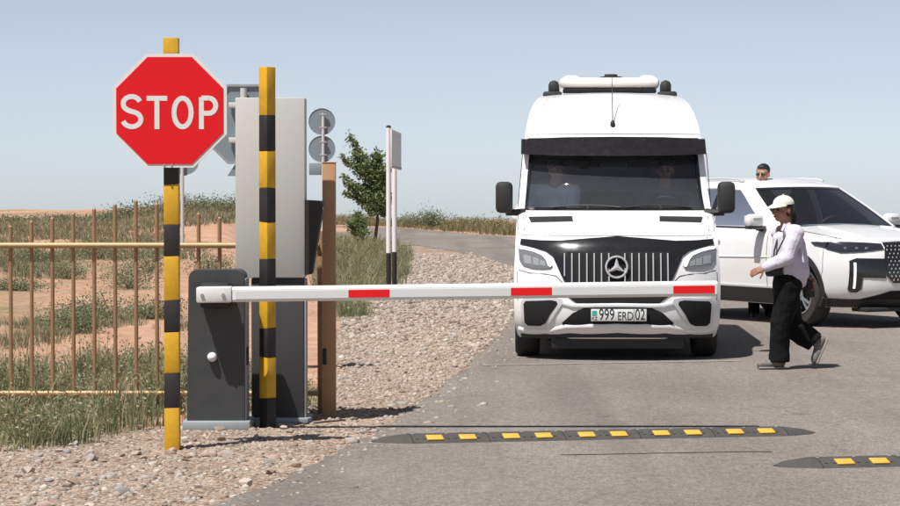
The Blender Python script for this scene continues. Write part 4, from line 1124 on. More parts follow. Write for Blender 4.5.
# number plate
x0, z0 = VF(591, 321.6); x1_, z1_ = VF(646.6, 308.2); px_, pz_ = (x0 + x1_) / 2, (z0 + z1_) / 2; py_ = Yv(px_, pz_) - .035
npz = MB(); npz.box(px_, py_ + .008, pz_, .53, .016, .125, .006); npl = npz.build('number_plate', M_plateblk, van)
q = MB(); q.box(px_, py_ - .002, pz_, .515, .006, .112, .004); q.build('plate_field', M_plate, npl)
q = MB(); q.box(px_ - .225, py_ - .006, pz_ + .018, .045, .003, .045); q.build('flag', M_plateflag, npl, 0)
rt = (math.pi / 2, 0, 0)
text_mesh('country_code', 'KZ', .042, M_plateblk, npl, (px_ - .225, py_ - .006, pz_ - .032), rt, .001)
text_mesh('digits', '999', .150, M_plateblk, npl, (px_ - .112, py_ - .006, pz_), rt, .001, sx=.66)
text_mesh('letters', 'ERD', .112, M_plateblk, npl, (px_ + .062, py_ - .006, pz_ - .012), rt, .001, sx=.72)
text_mesh('region', '02', .145, M_plateblk, npl, (px_ + .198, py_ - .006, pz_), rt, .001, sx=.66)
q = MB(); q.box(px_ + .140, py_ - .0055, pz_, .004, .002, .108); q.build('divider', M_plateblk, npl, 0)
# hood seam
hs = MB(); hs.tube([Vector(van_front(x, VF(618, 236.3)[1] + .004)[0]) + Vector((0, .001, 0)) for x in np.linspace(-.90, .90, 25)], .004, 5); hs.build('hood_seam', M_dark, van)
def seam(pix, name='panel_seam', r=.0035):
    for s in (-1, 1):
        pts = [VF(*q) for q in pix]; q = MB(); q.tube([Vector(van_front(s * -abs(a), b)[0]) for a, b in pts], r, 5); q.build(name, M_dark, van)
seam([(520.5, 239), (518.5, 230), (517.5, 222), (518.5, 214)]); seam([(519, 270), (530, 273), (545, 274), (556, 276), (563, 283)])
seam([(517.5, 272), (517, 285), (518, 300)]); seam([(523, 216.5), (524.5, 230), (527, 238)])
q = MB(); q.tube([Vector(van_front(x, VF(613, 134)[1])[0]) for x in np.linspace(-.87, .87, 25)], .004, 5); q.build('roof_seam', M_dark, van)
for s in (-1, 1):
    q = MB(); q.tube([Vector(van_front(s * wv_(z) * .86, z)[0]) for z in np.linspace(2.14, 2.56, 14)], .005, 5); q.build('roof_gutter', M_silver, van)
    q = MB(); pq = Vector(van_front(s * .47, 1.335)[0]); q.ball(pq, .016, 8, 5, (1.6, 1, .5)); q.build('washer_nozzle', M_blackplastic, van)
q = MB(); q.box(-.30, 1.43, 1.86, .10, .04, .05, .008); q.build('windshield_sensor', M_dark, van)
q = MB(); q.box(0, 1.53, 1.83, .26, .03, .07, .012); q.build('rear_view_mirror', M_blackplastic, van)
q = MB(); q.box(-.16, 1.20, 1.405, .34, .10, .012, .003, Matrix.Rotation(R(12), 4, 'X')); q.build('dash_reflection', M_plate, van)  # pale sheet standing in for a light reflection along the dash
# mirrors
for s in (-1, 1):
    m_ = MB(); cx = s * 1.075; cz = 1.51
    yb = 1.02
    mirror = empty('mirror'); mirror.parent = van; mirror.location = (cx, yb, cz)
    bm_ = MB(); bm_.box(0, 0, .012, .165, .20, .305, .045); bm_.build('mirror_housing', M_blackplastic, mirror)
    a_ = MB(); a_.tube([(-s * .02, .02, -.13), (-s * .10, .04, -.135), (-s * .19, .10, -.135)], [.035, .032, .040], 8); a_.build('mirror_arm', M_blackplastic, mirror)
    g_ = MB(); g_.box(0, .103, .02, .13, .008, .25, .002); g_.build('mirror_glass', M_chrome, mirror)
    # side glass and door seam
    def side_fn(y, z, s=s): return (s * wv_(z), y, z), (s, 0, .12)
    patch('side_window', [(1.43, 1.375), (1.80, 1.885), (2.34, 1.905), (2.34, 1.375)], side_fn, M_glass2, van, .12, -.004, 0)
    patch('window_frame', [(1.37, 1.35), (1.78, 1.905), (2.37, 1.93), (2.37, 1.35)], side_fn, M_blackgloss, van, .12, .004, .008, holes=[[(1.49, 1.40), (1.83, 1.865), (2.31, 1.885), (2.31, 1.40)]])
    for ya, yb_ in ((2.55, 3.65), (3.75, 5.1)): patch('side_window', rrect(ya, 1.40, yb_, 1.98, .08), side_fn, M_sideglass, van, .15, .004, .008)
    for ya in (1.28, 2.45, 3.70):
        q = MB(); q.tube([(s * (wv_(z) + .0005), ya, z) for z in np.linspace(.45, 1.95, 9)], .004, 4); q.build('door_seam', M_dark, van)
    patch('side_sill', [(1.30, .22), (3.88, .22), (3.88, .40), (1.30, .40)], side_fn, M_blackplastic, van, .2, .012, .02)
    wheel(van, s * .845, AX1, RW, .235, 7, s, .205); wheel(van, s * .845, AX2, RW, .235, 7, s, .205)
# van underside; low front tray added to deepen the shade beneath the bumper
q = MB(); q.box(0, .60, .17, 1.24, .9, .14, .03); q.box(0, 2.9, .24, 1.3, 4.6, .18, .01); q.box(0, AX1, .34, 1.5, .10, .10); q.box(0, AX2, .34, 1.5, .12, .12); q.build('chassis_shade_tray', M_blackplastic, van)
# roof: air conditioner, marker towers, aerial
acx = 0.0
ac = MB(); ac.box(acx, 3.75, 2.715, 1.05, 1.15, .115, .045); acu = ac.build('roof_air_conditioner', mat('ac_white', (.78, .76, .71), .5, vary=.12, scale=6, dirt='#a8a090'), van)
for s in (-1, 1):
    q = MB(); q.box(acx + s * .40, 3.72, 2.735, .19, 1.05, .125, .05); q.build('ac_shroud', MATS['ac_white'], acu)
q = MB(); q.box(acx, 3.2, 2.632, .98, .1, .045, .012); q.build('ac_grille', M_dark, acu)
q = MB(); q.lathe([(2.755, .16), (2.775, .155), (2.792, .10), (2.795, .07), (2.815, .068), (2.818, .001)], 'z', (acx + .02, 3.4, 0), 28); q.build('ac_dome', M_blackplastic, acu)
for s in (-1, 1):
    q = MB(); q.box(acx + s * .60, 3.12, 2.585, .20, .22, .075, .025); q.box(acx + s * .585, 3.14, 2.66, .115, .17, .16, .05); q.build('roof_marker', M_blackplastic, van)
an = VF(612.5, 124.5); ap = Vector(van_front(*an)[0])
q = MB(); q.ball(ap + Vector((0, -.01, 0)), .034, 12, 8, (.75, 1.0, 1.35)); q.build('aerial_base', M_blackplastic, van)
q = MB(); q.tube([ap + Vector((0, -.02, .02)), ap + Vector((0, .30, .50))], [.006, .003], 6); q.build('aerial', M_blackplastic, van)
# cab interior
inn = MB()
inn.box(0, 1.9, .62, 1.74, 1.9, .04); inn.box(0, 2.62, 1.40, 1.66, .04, 1.55)
for s in (-1, 1): inn.box(s * .86, 2.02, .98, .02, 1.2, .72)
inn.box(0, 2.3, 2.06, 1.5, .9, .03)
inn.build('cab_lining', M_inter, van)
ds = MB(); ds.box(0, 1.30, 1.18, 1.70, .36, .34, .06); ds.box(0, 1.22, 1.365, 1.5, .22, .04, .015); ds.build('dashboard', M_inter, van)
q = MB(); q.tube([Vector((.50, 1.56, 1.36)) + Matrix.Rotation(R(-55), 3, 'X') @ Vector((.20 * math.cos(a), .20 * math.sin(a), 0)) for a in np.linspace(0, 2 * math.pi, 25)], .016, 6); q.tube([(.32, 1.56, 1.36), (.68, 1.56, 1.36)], .014, 6); q.build('steering_wheel', M_blackplastic, van)
for sx in (-.50, .50):
    st = MB(); st.box(sx, 1.85, .96, .50, .52, .16, .05); st.box(sx, 2.14, 1.36, .48, .14, .72, .06, Matrix.Rotation(R(-10), 4, 'X')); st.box(sx, 2.21, 1.80, .26, .10, .20, .04); st.build('seat', M_inter, van)
tag(van, 'tall white passenger van with a black chrome grille waiting behind the barrier boom', 'van')

# ---------------------------------------------------------------- SUV
TH = R(29); ca, sa = math.cos(TH), math.sin(TH)
RS = .360; TRK = .80
wc = G(807, 326.5)                                    # near front tyre contact
ox_, oy_ = -TRK, 0.0
suv = empty('suv', (wc.x - (ox_ * ca - oy_ * sa), wc.y - (ox_ * sa + oy_ * ca), .008), TH)
FY, RY, WB = -.93, 3.80, 2.78
ztop = interp([(-.95, .93), (-.80, .985), (-.5, 1.035), (0, 1.085), (.5, 1.13), (1.0, 1.115), (2.0, 1.115), (3.0, 1.14), (3.8, 1.13)])
def hw_(t): return interp([(0, .86), (.15, .905), (.35, .925), (.62, .935), (.78, .925), (.9, .912), (1, .875)])(t)
def fy_(t): return interp([(0, -.80), (.1, -.86), (.25, -.92), (.45, -.935), (.7, -.925), (.85, -.90), (.95, -.86), (1, -.80)])(t)
ZB = .235
us2 = [0, .1, .2, .3, .4, .5, .6, .7, .78, .85, .91, .95, .98, 1.0]
ts2 = [.03, .07, .12, .17, .22, .28, .35, .42, .5, .58, .66, .74, .82, .9, 1.0]
def sec(t):
    w_ = hw_(t); f = fy_(t); o = [(u * w_, f + .42 * u ** 3.2) for u in us2]; y0 = o[-1][1]; ye = RY - .25
    o += [(w_, y0 + (ye - y0) * q) for q in ts2] + [(w_ - .03, RY - .12), (w_ - .12, RY - .03), (w_ * .6, RY), (w_ * .25, RY)]
    return [(x, y, ZB + (ztop(y) - ZB) * t) for x, y in o]
tr_ = [0, .05, .1, .16, .22, .3, .38, .46, .54, .62, .70, .77, .83, .88, .92, .95, .975, .99, 1.0]
mb = MB(); halves = [sec(t) for t in tr_]; nh = len(halves[0])
ring = [h + [(-x, y, z) for x, y, z in h[:0:-1]] for h in halves]; n = len(ring[0])
vs = [q for r in ring for q in r]
fs = [(i * n + k, i * n + (k + 1) % n, (i + 1) * n + (k + 1) % n, (i + 1) * n + k) for i in range(len(ring) - 1) for k in range(n)]
fs.append(tuple(range(n))[::-1])
# crowned top cap (hood, and a belt-line sheet cut away later)
tb = (len(ring) - 1) * n; base = len(vs); cols = [.75, .45, 0, -.45, -.75]; capidx = []
for i in range(1, nh):
    x, y, z = halves[-1][i]; row = [tb + i]
    cr = .055 * min(1, (y - FY) / .9)
    for c in cols: vs.append((x * c, y, z + cr * (1 - c * c))); row.append(len(vs) - 1)
    row.append(tb + n - i); capidx.append(row)
for a, b in zip(capidx[:-1], capidx[1:]):
    for k in range(len(a) - 1): fs.append((a[k], a[k + 1], b[k + 1], b[k]))
a = capidx[0]
for k in range(len(a) - 1): fs.append((tb, a[k + 1], a[k]))
a = capidx[-1]; fs.append(tuple(a))
mb.add(vs, fs); me = mb.mesh('body', 0)
me = boolean_wells(me, [(0, RS), (WB, RS)], .55, 1.2, .425, [M_white2, M_blackplastic])
drop_faces(me, lambda c, nn: c.y > .50 and c.z > ztop(min(c.y, 3.8)) - .012 and abs(c.x) < .86 and nn.z > .5 and c.y < 3.72)
smooth(me, 38); link('body', me, None, suv)
def tz(y, z): return (z - ZB) / (ztop(y) - ZB)
def sf(x, z):                                         # front face
    def Yq(x, z):
        y = -.85
        for _ in range(5):
            t = min(max(tz(y, z), 0), 1); y = fy_(t) + .42 * min(abs(x) / hw_(t), 1) ** 3.2
        return y
    e = .005
    return (x, Yq(x, z), z), ((Yq(x + e, z) - Yq(x - e, z)) / (2 * e), -1, (Yq(x, z + e) - Yq(x, z - e)) / (2 * e))
def ss(s):
    def f(y, z):
        t = min(max(tz(y, z), 0), 1); return (s * hw_(t), y, z), (s, 0, .05)
    return f
# greenhouse
def gw(z): return .862 + (.655 - .862) * (z - 1.10) / .54 - .03 * math.sin(max(0, min(1, (z - 1.1) / .54)) * math.pi) * -1
aline = lambda t: (.42 + .92 * t, 1.125 + .51 * t)    # A pillar
def gside(s):
    return lambda y, z: ((s * gw(z), y, z), (s, 0, .35))
side_poly = [aline(0), aline(.5), aline(1), (1.7, 1.672), (2.3, 1.680), (2.9, 1.655), (3.25, 1.60), (3.62, 1.14), (2.0, 1.105), (.9, 1.11)]
w_f = [(.80, 1.150), (1.02, 1.30), (1.34, 1.50), (1.50, 1.585), (1.86, 1.603), (1.86, 1.150)]
w_r = [(1.95, 1.150), (1.95, 1.605), (2.45, 1.598), (2.78, 1.575), (2.80, 1.160)]
w_q = [(2.90, 1.17), (2.88, 1.565), (3.10, 1.53), (3.32, 1.22)]
for s in (-1, 1):
    patch('pillar_frame', side_poly, gside(s), M_white2, suv, .09, 0, .03, holes=[w_f, w_r, w_q])
    for wn in (w_f, w_r, w_q): patch('side_window', wn, gside(s), M_glass2, suv, .12, -.014, 0)
    patch('window_trim', [(.72, 1.12), (3.4, 1.135), (3.4, 1.152), (.74, 1.140)], gside(s), M_blackgloss, suv, .12, .004, .01)
    patch('b_pillar', [(1.86, 1.15), (1.95, 1.15), (1.95, 1.605), (1.86, 1.603)], gside(s), M_blackgloss, suv, .1, .003, .012)
    rail_ = MB(); rail_.tube([(s * .60, y, z) for y, z in ((1.55, 1.69), (1.65, 1.712), (1.95, 1.722), (2.5, 1.718), (2.9, 1.692), (3.0, 1.66))], .013, 8); rail_.build('roof_rail', M_silver, suv)
    # doors
    for ya, xx in ((.62, 0), (1.90, 0), (2.75, 0)):
        q = MB(); q.tube([Vector(ss(s)(ya - .10 * (z < .5) * 0, z)[0]) for z in np.linspace(.42, 1.10, 9)], .004, 5); q.build('door_seam', M_dark, suv)
    for ya in (1.68, 2.62):
        z = .98; p_ = Vector(ss(s)(ya, z)[0]); q = MB(); q.box(p_.x + s * .022, ya, z, .022, .20, .035, .010); hq = q.build('door_handle', M_white2, suv)
        q = MB(); q.ball((p_.x + s * .002, ya, z - .005), .05, 12, 6, (.15, 1.2, .7)); q.build('handle_cup', M_silver, hq)
    patch('sill_cladding', [(.40, .24), (2.38, .24), (2.38, .42), (.40, .42)], ss(s), M_blackplastic, suv, .12, .014, .03)
    patch('sill_strip', [(.45, .425), (2.35, .425), (2.35, .445), (.45, .445)], ss(s), M_silver, suv, .15, .016, .012)
    for yc in (0, WB):
        o_ = [(yc + .50 * math.cos(R(a)), RS + .50 * math.sin(R(a))) for a in range(-14, 195, 8)]; i_ = [(yc + .425 * math.cos(R(a)), RS + .425 * math.sin(R(a))) for a in range(-14, 195, 8)]
        patch('arch_trim', o_ + i_[::-1], ss(s), M_blackplastic, suv, .05, .012, .03)
    mr_ = empty('mirror'); mr_.parent = suv; mr_.location = (s * 1.03, .74, 1.20)
    q = MB(); q.box(0, 0, .02, .22, .14, .155, .05); q.build('mirror_housing', M_white2, mr_)
    q = MB(); q.box(-s * .02, .0, -.062, .24, .13, .045, .018); q.tube([(-s * .06, .02, -.07), (-s * .17, .04, -.09)], .03, 8); q.build('mirror_foot', M_blackgloss, mr_)
    q = MB(); q.box(0, .068, .02, .18, .01, .12, .003); q.build('mirror_glass', M_chrome, mr_)
    q = MB(); q.box(-.0, -.071, .045, .12, .006, .014, .002); q.build('mirror_lamp', M_lampmetal, mr_)
    wheel(suv, s * TRK, 0, RS, .235, 5, s, .225, R(0)); wheel(suv, s * TRK, WB, RS, .235, 5, s, .225)
def wsf(u, t):
    y, z = aline(t); wdt = gw(z)
    y2 = y - .17 * (1 - u * u); return (u * wdt, y2, z + .018 * (1 - u * u)), (u * .5, -.5, .85)
fr_ = [(-.985, 0), (.985, 0), (.985, 1), (-.985, 1)]
hole = [(-.90, .03), (.90, .03), (.89, .91), (-.89, .91)]
patch('windshield_frame', fr_, wsf, M_white2, suv, .09, .001, .03, holes=[[(-.955, .0301), (.955, .0301), (.945, .94), (-.945, .94)]])
patch('windshield_border', [(-.955, .03), (.955, .03), (.945, .94), (-.945, .94)], wsf, M_blackgloss, suv, .09, -.004, .008, holes=[[(-.90, .06), (.90, .06), (.89, .90), (-.89, .90)]])
patch('windshield', [(-.945, .035), (.945, .035), (.935, .935), (-.935, .935)], wsf, M_glass2, suv, .15, -.010, 0)
def rof(u, t):
    y = 1.34 + (3.25 - 1.34) * t; z = interp([(1.34, 1.635), (1.7, 1.672), (2.3, 1.680), (2.9, 1.655), (3.25, 1.60)])(y)
    return (u * gw(z), y - .17 * (1 - u * u) * (1 - t), z + .018 * (1 - u * u) + .035 * (1 - u ** 4) * min(1, t * 5)), (u * .2, 0, 1)
patch('roof', [(-1, 0), (1, 0), (1, 1), (-1, 1)], rof, M_white2, suv, .08, 0, .03)
def ref(u, t):
    y = 3.62 - .37 * t; z = 1.14 + .46 * t; return (u * gw(z), y + .05 * (1 - u * u), z), (0, 1, .5)
patch('tailgate_frame', [(-1, 0), (1, 0), (1, 1), (-1, 1)], ref, M_white2, suv, .12, 0, .03, holes=[[(-.86, .12), (.86, .12), (.84, .9), (-.84, .9)]])
patch('rear_window', [(-.86, .12), (.86, .12), (.84, .9), (-.84, .9)], ref, M_glass2, suv, .3, -.012, 0)
# front face
def sym(pl): return pl + [(-a, b) for a, b in pl[::-1] if abs(a) > 1e-6]
gril = patch('grille', sym([(0, .515), (-.27, .52), (-.36, .60), (-.375, .80), (-.335, .975), (0, .985)]), sf, M_blackgloss, suv, .06, .012, .03)
gd = MB(); dm = MB(); dm.ball((0, 0, 0), .012, 6, 4, (.75, .6, 1)); dmesh = dm.mesh('grille_stud', 30); dmesh.materials.append(M_chrome)
ks = 0
for i, z in enumerate(np.arange(.555, .965, .043)):
    for x in np.arange(-.33, .331, .055):
        x2 = x + (.0275 if i % 2 else 0)
        if abs(x2) > .335 - max(0, .60 - z) * .9: continue
        p_, n_ = sf(x2, z); o = bpy.data.objects.new('grille_stud', dmesh); col.objects.link(o); o.parent = gril; o.location = (p_[0], p_[1] - .014, p_[2]); ks += 1
patch('nose_strip', sym([(0, .985), (-.335, .975), (-.345, .995), (0, 1.005)]), sf, M_chrome, suv, .08, .006, .012)
for s in (-1, 1):
    f = (lambda q: q) if s < 0 else mir
    lampf = f([(-.36, .965), (-.36, .905), (-.62, .875), (-.80, .865), (-.905, .905), (-.915, .985), (-.70, .985), (-.50, .975)])
    hl_ = patch('headlight', lampf, sf, M_lampglass, suv, .05, .010, .03)
    for xx in (-.56, -.66, -.76):
        p_, n_ = sf(s * -xx * -1 if s > 0 else xx, .915); q = MB(); q.ball((p_[0], p_[1] - .010, .915), .028, 10, 6, (1, .35, .7)); q.build('lamp_reflector', M_lampmetal, hl_)
    patch('lamp_wing', [(-.50, .925), (-.30, .945), (-.22, .985), (-.34, .99), (-.52, .985)], (lambda a, b, s=s: ss(s)(a, b)), M_lampglass, suv, .05, .008, .02)
    cf = f([(-.37, .80), (-.68, .805), (-.745, .775), (-.755, .45), (-.725, .415), (-.67, .415), (-.635, .45), (-.625, .585), (-.37, .575)])
    fog = patch('air_curtain', cf, sf, M_blackgloss, suv, .05, .008, .025)
    patch('daylight_strip', f([(-.684, .755), (-.708, .755), (-.712, .46), (-.690, .46)]), sf, M_drl, fog, .05, .014, .008)
patch('lower_intake', sym([(0, .43), (-.30, .43), (-.52, .365), (-.62, .335), (0, .33)]), sf, M_dark, suv, .06, .006, .012)
patch('bumper_cladding', sym([(0, .335), (-.70, .335), (-.925, .35), (-.92, .245), (0, .24)]), sf, M_blackplastic, suv, .07, .010, .03)
for s in (-1, 1):
    q = MB(); q.tube([(s * (.80 - .10 * max(0, (-y - .35)) ** 1.0), y, ztop(y) + .055 * min(1, (y - FY) / .9) * (1 - .83) + .001) for y in np.linspace(-.62, .46, 14)], .004, 5); q.build('hood_seam', M_dark, suv)
    q = MB(); q.tube([(s * .46, y, ztop(y) + .055 * min(1, (y - FY) / .9) * (1 - .27) + .004) for y in np.linspace(-.70, .25, 14)], [.002] + [.010] * 12 + [.002], 6); q.build('hood_crease', M_white2, suv)
    q = MB(); q.tube([Vector(ss(s)(-.47 + .03 * (z < .6), z)[0]) for z in np.linspace(.45, .95, 8)], .0035, 5); q.build('bumper_seam', M_dark, suv)
    q = MB(); q.tube([Vector(ss(s)(y, .80 - .015 * y)[0]) + Vector((s * .001, 0, 0)) for y in np.linspace(.55, 3.2, 20)], [.002] + [.009] * 18 + [.002], 6); q.build('door_crease', M_white2, suv)
q = MB(); q.box(0, -.72, .215, 1.2, .3, .05, .015); q.build('skid_plate', M_blackplastic, suv)
q = MB(); q.box(0, 1.4, .30, 1.3, 4.2, .12, .02); q.build('underbody', M_blackplastic, suv)
q = MB(); q.box(0, -.955, .64, .50, .012, .11, .004); 
for yy in (.5,):
    q = MB(); q.box(0, .78, 1.03, 1.56, .55, .18, .06); q.build('dashboard', M_inter, suv)
q = MB(); q.tube([Vector((.38, 1.10, 1.10)) + Matrix.Rotation(R(-65), 3, 'X') @ Vector((.18 * math.cos(a), .18 * math.sin(a), 0)) for a in np.linspace(0, 2 * math.pi, 25)], .015, 6); q.tube([(.21, 1.10, 1.10), (.55, 1.10, 1.10)], .014, 6); q.build('steering_wheel', M_blackplastic, suv)
for sx in (-.38, .38):
    q = MB(); q.box(sx, 1.75, .62, .5, .5, .2, .06); q.box(sx, 2.0, .98, .48, .14, .66, .06, Matrix.Rotation(R(-12), 4, 'X')); q.box(sx, 2.08, 1.38, .26, .09, .18, .04); q.build('seat', M_inter, suv)
q = MB(); q.box(0, 2.85, .85, 1.3, .16, .7, .06, Matrix.Rotation(R(-12), 4, 'X')); q.box(0, 2.0, .42, 1.6, 2.8, .04); q.build('rear_seat', M_inter, suv)
tag(suv, 'white SUV with a dark studded grille parked at an angle beside the van', 'car')
# ================================================================ PEOPLE
def hand(mb, wrist, d, palm_n, s=1.0, curl=.5, thumb=1):
    """palm and five bent fingers; d = direction of the hand, palm_n = palm normal"""
    d = Vector(d).normalized(); nrm = Vector(palm_n); nrm = (nrm - d * nrm.dot(d)).normalized(); b = d.cross(nrm) * thumb
    w0 = Vector(wrist)
    for k in (-1.2, -.4, .4, 1.2): mb.capsule(w0 + b * k * .014 * s + d * .012, w0 + b * k * .019 * s + d * .078 * s, .015 * s, .0125 * s, 8, 3)
    for k, L in ((-1.5, .058), (-.5, .072), (.5, .078), (1.5, .070)):
        p = w0 + b * k * .0185 * s + d * .082 * s; dd = d
        for j, fr in enumerate((.45, .32, .23)):
            dd = (dd + nrm * curl * (.35 + .3 * j)).normalized(); q = p + dd * L * fr * s; mb.capsule(p, q, (.0095 - .001 * j) * s, (.0088 - .001 * j) * s, 8, 3); p = q
    p = w0 + b * .026 * s + d * .025 * s; dd = (d * .65 + b * .75 + nrm * .2).normalized()
    for L in (.04, .034): q = p + dd * L * s; mb.capsule(p, q, .011 * s, .0095 * s, 8, 3); p = q; dd = (dd + d * .5 + nrm * curl * .3).normalized()
def head(mb, c, f, up=(0, 0, 1), k=1.0):
    f = Vector(f).normalized(); u = Vector(up); s = f.cross(u).normalized(); u = s.cross(f).normalized(); c = Vector(c)
    rot = Matrix((s, f, u)).transposed()
    at = lambda x, y, z: c + (s * x + f * y + u * z) * k
    mb.ball(at(0, -.012, .025), .10 * k, 18, 12, (.76, .93, .92), rot)
    mb.ball(at(0, .022, -.035), .075 * k, 16, 10, (.80, .95, 1.02), rot)
    mb.ball(at(0, .048, -.082), .034 * k, 12, 8, (1.05, .9, .75), rot)            # chin
    mb.capsule(at(0, .082, .012), at(0, .108, -.030), .008 * k, .014 * k, 10, 3)  # nose
    mb.capsule(at(-.012, .088, -.034), at(.012, .088, -.034), .010 * k, .010 * k, 8, 3)
    mb.capsule(at(-.018, .080, -.060), at(.018, .080, -.060), .009 * k, .009 * k, 8, 3)   # lips
    mb.capsule(at(-.045, .072, .028), at(.045, .072, .028), .012 * k, .012 * k, 8, 3)     # brow
    for sg_ in (-1, 1):
        mb.ball(at(sg_ * .078, -.012, -.008), .028 * k, 10, 7, (.35, .7, 1.1), rot)       # ears
        mb.ball(at(sg_ * .046, .052, -.028), .026 * k, 10, 6, (1, .9, .9), rot)           # cheeks
    return at, rot
def face_bits(par, at, k=1.0):
    for sg_ in (-1, 1):
        q = MB(); q.ball(at(sg_ * .031, .080, .004), .0105 * k, 10, 6); q.build('eye', M_eye, par)
        q = MB(); q.capsule(at(sg_ * .018, .087, .026), at(sg_ * .048, .078, .028), .005 * k, .004 * k, 6, 3); q.build('eyebrow', M_hair, par)
    q = MB(); q.capsule(at(-.017, .0895, -.061), at(.017, .0895, -.061), .0055 * k, .0055 * k, 8, 3); q.build('mouth', M_lip, par)
def shoe(par, ankle, d, m, sole, up=(0, 0, 1), s=1.0):
    d = Vector(d).normalized(); u = Vector(up); u = (u - d * u.dot(d)).normalized(); a = Vector(ankle); sd_ = d.cross(u)
    b = MB(); b.capsule(a + u * .01 * s, a - u * .045 * s + d * .01, .045 * s, .043 * s); b.capsule(a - u * .045 * s - d * .03 * s, a - u * .058 * s + d * .15 * s, .043 * s, .034 * s); b.capsule(a - u * .058 * s + d * .08 * s, a - u * .064 * s + d * .165 * s, .044 * s, .030 * s)
    o = voxel('shoe', b, m, par, .007, 3)
    rot = Matrix((d, sd_, u)).transposed().to_4x4()
    q = MB(); q.box(*(a - u * .089 * s + d * .060 * s), .250 * s, .084 * s, .020 * s, .009, rot); q.build('sole', sole, o)
    q = MB()
    for k in range(4): q.capsule(a - u * .012 * s + d * (.035 + .022 * k) * s - sd_ * .028 - u * .010 * k, a - u * .012 * s + d * (.035 + .022 * k) * s + sd_ * .028 - u * .010 * k, .006, .006, 6, 2)
    q.build('lace', M_sole, o)
    return o

# ---- walking woman
ZW = 23.2; XW = lx(785, ZW); kW = ZW / FPX
wom = empty('person', (XW, ZW, .008))
def W(px, py, y=0.0): return Vector(((px - 785) * kW, y, lz(py, ZW) - .008))
fd = Vector((-.86, -.51, -.05))
neck, chest, pel = W(787, 228), W(789, 245), W(787, 281)
shN, shF = W(793.5, 233, -.13), W(781, 233.5, .14)
elN, haN = W(784, 257.5, -.20), W(763.5, 266.5, -.18)
elF, haF = W(800, 256, .20), W(809, 276, .17)
hipN, hipF = W(788, 284, -.075), W(786, 284, .085)
knN, anN = W(780, 322, -.07), W(779.5, 358.5, -.06)          # standing leg (near)
knF, anF = W(791.5, 326, .09), W(815.5, 340.5, .08)          # trailing leg
b = MB()
at, rot = head(b, W(782.5, 209.5), fd, (0.04, 0, 1), .98)
b.capsule(W(784.5, 217), neck + Vector((0, 0, -.03)), .046, .052)
b.chain([(neck, .06), (chest, .115), (W(788, 262), .105), (pel, .12)])
b.chain([(neck, .05), (shN, .058), (elN, .042), (haN, .028)]); b.chain([(neck, .05), (shF, .058), (elF, .042), (haF, .028)])
b.chain([(hipN, .09), (knN, .058), (anN, .038)]); b.chain([(hipF, .09), (knF, .058), (anF, .038)])
hand(b, haN + Vector((-.012, 0, -.004)), haN - elN, (.2, .9, -.4), .95, .5, 1)
hand(b, haF + Vector((.008, 0, -.012)), haF - elF, (-.6, -.7, 0), .95, .7, -1)
voxel('body', b, M_skin, wom, .0065, 3)
face_bits(wom, at, .98)
# blouse: loose, longer at the back
s1 = MB()
s1.chain([(neck + Vector((.01, 0, -.015)), .062), (chest + Vector((.012, 0, 0)), .135), (W(791, 258), .150), (W(792, 270), .160)])
s1.chain([(W(782, 240), .085), (W(783, 256), .105), (W(786, 267), .125)])
s1.capsule(W(797, 268, 0), W(799.5, 281, .02), .10, .065); s1.capsule(W(792, 272, -.06), W(794, 279, -.06), .10, .085); s1.capsule(W(792, 272, .08), W(794, 278, .08), .10, .08)
s1.chain([(neck + Vector((0, -.05, -.02)), .055), (shN, .080), (elN, .064), (haN.lerp(elN, .02), .046)]); s1.chain([(neck + Vector((0, .05, -.02)), .055), (shF, .080), (elF, .062), (haF.lerp(elF, .22), .048)])
for q0, q1, r in (((785, 246), (777, 256), .020), ((798, 240), (801, 262), .018), ((790, 238), (786, 252), .016)): s1.capsule(W(*q0, -.145), W(*q1, -.165), r, r * .6)
voxel('blouse', s1, M_shirt, wom, .008, 3, fold=((.022, .11), (.006, .04)))
c1 = MB(); c1.tube([W(783.5, 224, -.06), W(780, 231, -.11), W(783, 226, -.09), W(789, 223.5, -.05)], .010, 6); c1.build('collar', M_shirt, wom)
t1 = MB()
t1.chain([(W(789, 272), .125), (W(788, 284), .135)])
t1.chain([(hipN, .118), (W(785, 303, -.07), .110), (knN, .096)]); t1.tube([W(781, 316, -.07), knN, W(779, 342, -.065), W(778.5, 361, -.06)], [.09, .096, .090, .096], 16)
t1.chain([(hipF, .115), (W(790, 305, .09), .116), (knF, .110)]); t1.tube([W(790, 320, .09), knF, W(803, 333.5, .09), W(816.5, 342.8, .085)], [.09, .108, .098, .092], 16)
for q0, q1, r in (((781, 318), (775, 328), .025), ((786, 330), (774, 336), .022), ((800, 326), (808, 341), .022), ((785, 346), (773, 352), .020)): t1.capsule(W(*q0, -.10), W(*q1, -.10), r, r * .7)
voxel('trousers', t1, M_trouser, wom, .008, 3, fold=((.026, .15), (.006, .05)))
shoe(wom, anN + Vector((-.02, 0, .012)), (-1, -.22, -.0), M_shoe, M_sole)
fdir = (W(812, 364) - W(824, 338)).normalized()
shoe(wom, anF + Vector((.012, 0, -.012)), (fdir.x, -.15, fdir.z), M_shoe, M_sole, (-.9, 0, .45))
